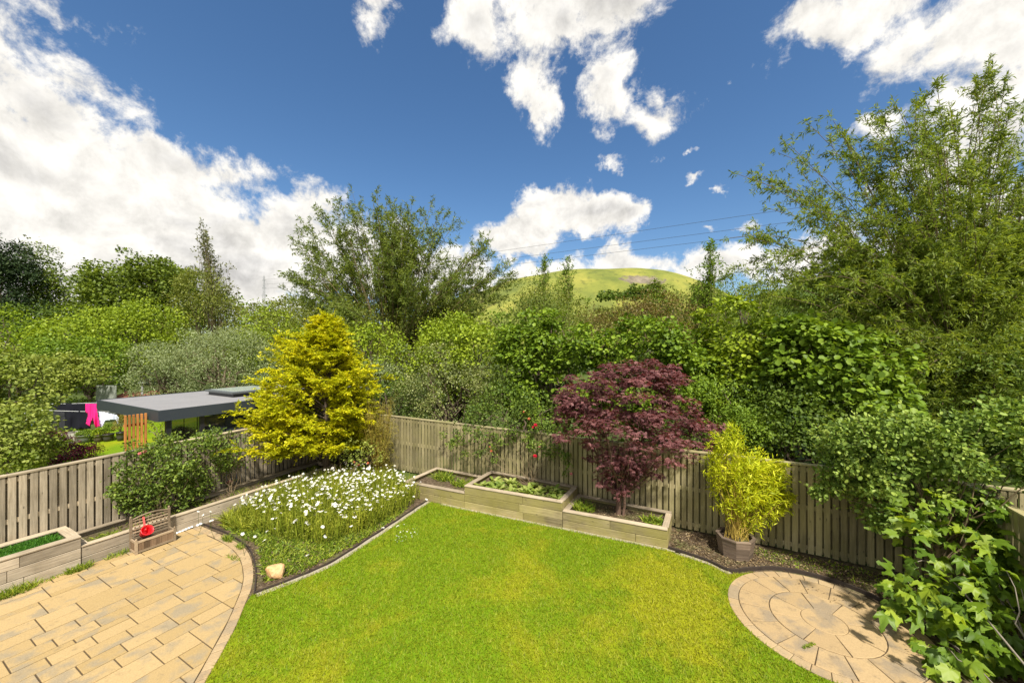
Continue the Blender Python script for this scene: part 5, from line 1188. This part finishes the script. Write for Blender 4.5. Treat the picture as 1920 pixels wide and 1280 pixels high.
tufts('bed_grass', 'second strappy clump in the low bed near the bamboo corner', 'plant', disc(-6.3, 8.85, .38, .2), 200, .24, .020, L_weed, .30, 15, .7)
tufts('bed_grass', 'strappy green clump at the foot of the tall mossy bed', 'plant', disc(-2.75, 8.85, .30, .2), 190, .26, .020, L_weed, .32, 16, .7)
tufts('bed_grass', 'low green plant at the end of the maple bed', 'plant', disc(-1.15, 8.95, .24, .2), 170, .16, .022, L_weed, .32, 17, .8)
def broadleaf(name, label, poly, n, leaf, mat, z, seed):
    r = np.random.default_rng(seed); P = np.array(poly, float); lo, hi = P.min(0), P.max(0); c = P.mean(0); p = lo + r.random((n * 3, 2)) * (hi - lo); p = p[inside(poly, p)][:n]; n = len(p)
    k = 7; b = np.repeat(np.c_[p - c, np.zeros(n)], k, 0); m = n * k; a = r.random(m) * 6.28; A = unit(np.c_[np.cos(a), np.sin(a), .35 + .5 * r.random(m)]); N = unit(np.array([0, 0, 1.0]) + .2 * r.normal(size=(m, 3)))
    s = .6 + .7 * r.random(m); o = leaf_obj(name, [leaves(b + A * .02, A, N, leaf * s, leaf * .42 * s, T_OVAL, .35 * r.random(n)[np.repeat(np.arange(n), k)] + .65 * r.random(m))], mat, None); o.location = (c[0], c[1], z); return tag(o, label, 'plant')
broadleaf('primrose_plants', 'broad pale green primrose leaves in the tall mossy bed', [(-5.5, 8.40), (-3.3, 8.55), (-3.3, 9.2), (-5.5, 9.2)], 52, .20, leafmat('primrose leaf', [(0, (.09, .16, .02)), (.5, (.22, .29, .05)), (1, (.40, .42, .13))]), .50, 21)
tufts('lawn_daisies', 'scatter of white fallen petals on the lawn', 'petals', disc(-6.05, 6.35, .22, .35), 45, .012, .018, M_white, .045, 22, .6, kind='stuff')

# bark chips and fallen leaves on the mulch
def chips(name, label, poly, n, mat, z, seed, size=.03, cat='mulch'):
    r = np.random.default_rng(seed); P = np.array(poly, float); lo, hi = P.min(0), P.max(0); p = lo + r.random((n * 3, 2)) * (hi - lo); p = p[inside(poly, p)][:n]; n = len(p); a = r.random(n) * 6.28
    A = np.c_[np.cos(a), np.sin(a), .25 * r.normal(size=n)]; N = unit(np.array([0, 0, 1.0]) + .35 * r.normal(size=(n, 3))); s = .5 + r.random(n)
    o = leaf_obj(name, [leaves(np.c_[p, np.full(n, z) + .012 * r.random(n)], unit(A), N, size * s, size * .4 * s, T_DIAMOND, r.random(n))], mat, None); return tag(o, label, cat, kind='stuff')
M_chip = leafmat('bark chip', [(0, (.05, .032, .018)), (.6, (.15, .10, .055)), (1, (.42, .32, .18))], .05)
mp_ = [(-.78, 8.55), (0, 8.42), (.3, 8.28), (.7, 8.55), (1.5, 8.8), (2.5, 8.55), (3.05, 7.4), (3.1, 6.0), (3.9, 5.0), (3.9, 9.5), (-.78, 9.5)]
chips('bark_chips', 'brown bark chips and dry bamboo leaves mulching the ground round the wooden tub', mp_, 9000, M_chip, .012, 31, .045)
chips('bed_litter', 'dry leaf litter on the soil of the maple bed', [(-2.95, 8.55), (-.95, 8.68), (-.95, 9.35), (-2.95, 9.35)], 1500, M_chip, .325, 32, .035, 'litter')
chips('bed_litter', 'dry leaf litter and gravel at the daisy bed front', [(-9.0, 4.4), (-7.1, 3.75), (-6.75, 4.4), (-6.75, 6.6), (-7.2, 5.6), (-8.8, 5.0)], 2200, M_chip, .016, 33, .035, 'litter')
chips('patio_litter', 'scattered dry bits on the shaded rim of the round patio', [(.9, 8.35), (2.4, 8.35), (2.95, 7.3), (2.7, 6.4), (2.2, 7.6), (1.6, 8.1)], 260, M_chip, PAVE_Z + .002, 34, .03, 'litter')
tufts('mulch_weeds', 'thin green ground weeds along the shaded fence foot', 'weeds', [(.8, 9.0), (2.8, 8.8), (3.3, 7.6), (3.8, 7.8), (3.8, 9.5), (.8, 9.5)], 1600, .05, .014, L_weed, .012, 35, 1.0, kind='stuff')

# ------------------------------------------------------------------ trellis planter, red watering pot, rock, pebbles
tp_ = thing('trellis_planter', 'small wooden trough planter with a latticed trellis back', 'planter', (-10.34, 3.20, 0), R(90))
# local: x along the wall (away), y towards the wall
Lx, Dy = .62, .27
for x in (0, Lx):
    box('post', (x - .02, x + .02, -.02, .02, 0.03, .30), M_planter, tp_); box('post', (x - .02, x + .02, Dy - .02, Dy + .02, .03, .70), M_planter, tp_)
    link('finial', bpy.data.meshes.get('finial') or pyd('finial', [(.016 * math.cos(a) * s, .016 * math.sin(a) * s, z) for z, s in ((0, .6), (.012, 1.1), (.028, 1.2), (.044, .7)) for a in np.linspace(0, 6.28, 8, endpoint=False)], [(i * 8 + k, i * 8 + (k + 1) % 8, i * 8 + 8 + (k + 1) % 8, i * 8 + 8 + k) for i in range(3) for k in range(8)] + [tuple(range(24, 32))]), M_planter, tp_, (x, Dy, .70))
    link('finial', bpy.data.meshes['finial'], M_planter, tp_, (x, 0, .30))
for y in (0, Dy):
    box('rail', (.02, Lx - .02, y - .014, y + .014, .245, .285), M_planter, tp_); box('rail', (.02, Lx - .02, y - .014, y + .014, .05, .09), M_planter, tp_)
    for k in range(6): box('panel_board', (0, .094, -.008, .008, .09, .245), M_planter_dark, tp_, (.024 + k * .096, y, 0))
for x in (0, Lx):
    box('rail', (x - .014, x + .014, .02, Dy - .02, .245, .285), M_planter, tp_); box('rail', (x - .014, x + .014, .02, Dy - .02, .05, .09), M_planter, tp_)
    for k in range(2): box('panel_board', (-.008, .008, 0, .112, .09, .245), M_planter_dark, tp_, (x, .022 + k * .116, 0))
box('base_board', (.02, Lx - .02, .015, Dy - .015, .055, .075), M_planter_dark, tp_)
for k in range(6): box('lattice_slat', (.02, Lx - .02, -.006, .006, 0, .022), M_planter, tp_, (0, Dy - .007, .315 + k * .062))
for k in range(8): box('lattice_slat', (-.010, .010, -.006, .006, .285, .665), M_planter, tp_, (.07 + k * .069, Dy + .007, 0))
ar = spline([(.02, Dy, .665), (.16, Dy, .70), (.31, Dy, .715), (.46, Dy, .70), (.60, Dy, .665)], 14)
tube_obj('arched_rail', [(ar, .017, .017)], M_planter, tp_, 6)
bk = thing('watering_pot', 'bright red plastic pot hanging by a strap on the trellis', 'pot', (-10.46, 3.38, .38))
def bucket():
    n = 20; prof = [(.001, -.065), (.050, -.065), (.062, 0.0), (.074, .062), (.081, .064), (.081, .072), (.070, .072), (.058, .0), (.046, -.058), (.001, -.058)]
    V = [(a * math.cos(6.2832 * k / n), a * math.sin(6.2832 * k / n), z) for a, z in prof for k in range(n)]; F = [(i * n + k, i * n + (k + 1) % n, (i + 1) * n + (k + 1) % n, (i + 1) * n + k) for i in range(len(prof) - 1) for k in range(n)]
    return pyd('body', V, F, True)
link('body', bucket(), M_red, bk, rot=Vector((.70 * CS + .25 * SN, .70 * SN - .25 * CS, .62)).to_track_quat('Z', 'Y').to_euler()).scale = (1.35, 1.35, 1.35)
sp = Vector((-.10, .0, .30))
link('strap', pyd('strap', [(-.01, -.014, .05), (0, -.014, .05), (0, .014, .05), (-.01, .014, .05), (sp.x - .01, -.014, sp.z), (sp.x, -.014, sp.z), (sp.x, .014, sp.z), (sp.x - .01, .014, sp.z)], BOXF), M_red_pale, bk)
def boulder(name, label, loc, dims, mat, seed, cat, sub=3, group=None, rz=0, amp=.22):
    bm = bmesh.new(); bmesh.ops.create_icosphere(bm, subdivisions=sub, radius=1); r = np.random.default_rng(seed); D = rnd_unit(r, 9); W = .55 + .35 * r.random(9)
    for v in bm.verts:
        c = np.array(v.co[:]); s = min(1.0, min([w / max(1e-3, c @ d) if c @ d > .05 else 9 for d, w in zip(D, W)])); c = c * (s * (1 - amp) + amp) + r.normal(0, .012, 3); v.co = c * np.array(dims)
    me = bpy.data.meshes.new(name); bm.to_mesh(me); bm.free(); return tag(link(name, me, mat, loc=loc, rot=(0, 0, rz)), label, cat, group)
boulder('sandstone_rock', 'orange sandstone rock lying among weeds in the daisy bed', (-7.10, 4.10, .10), (.20, .14, .17), M_rock, 3, 'rock', rz=R(35))
for k in range(6):
    p = on_z(332 + k * 5.6, 1000 - k * 2.3, .03); boulder('white_pebble', 'smooth white pebble in the row beside the trellis planter', (p[0], p[1], .045), (.030, .030, .025), M_pebble, 40 + k, 'pebble', 2, 'row of white pebbles', rz=k * .7, amp=.6)
for k, (u, v, lab) in enumerate([(371, 985, 'lone white pebble at the corner of the bed edging'), (376, 983, 'white pebble touching the corner weeds')]):
    p = on_z(u, v, .03); boulder('white_pebble', lab, (p[0], p[1], .045), (.04, .04, .03), M_pebble, 60 + k, 'pebble', 2, amp=.6)
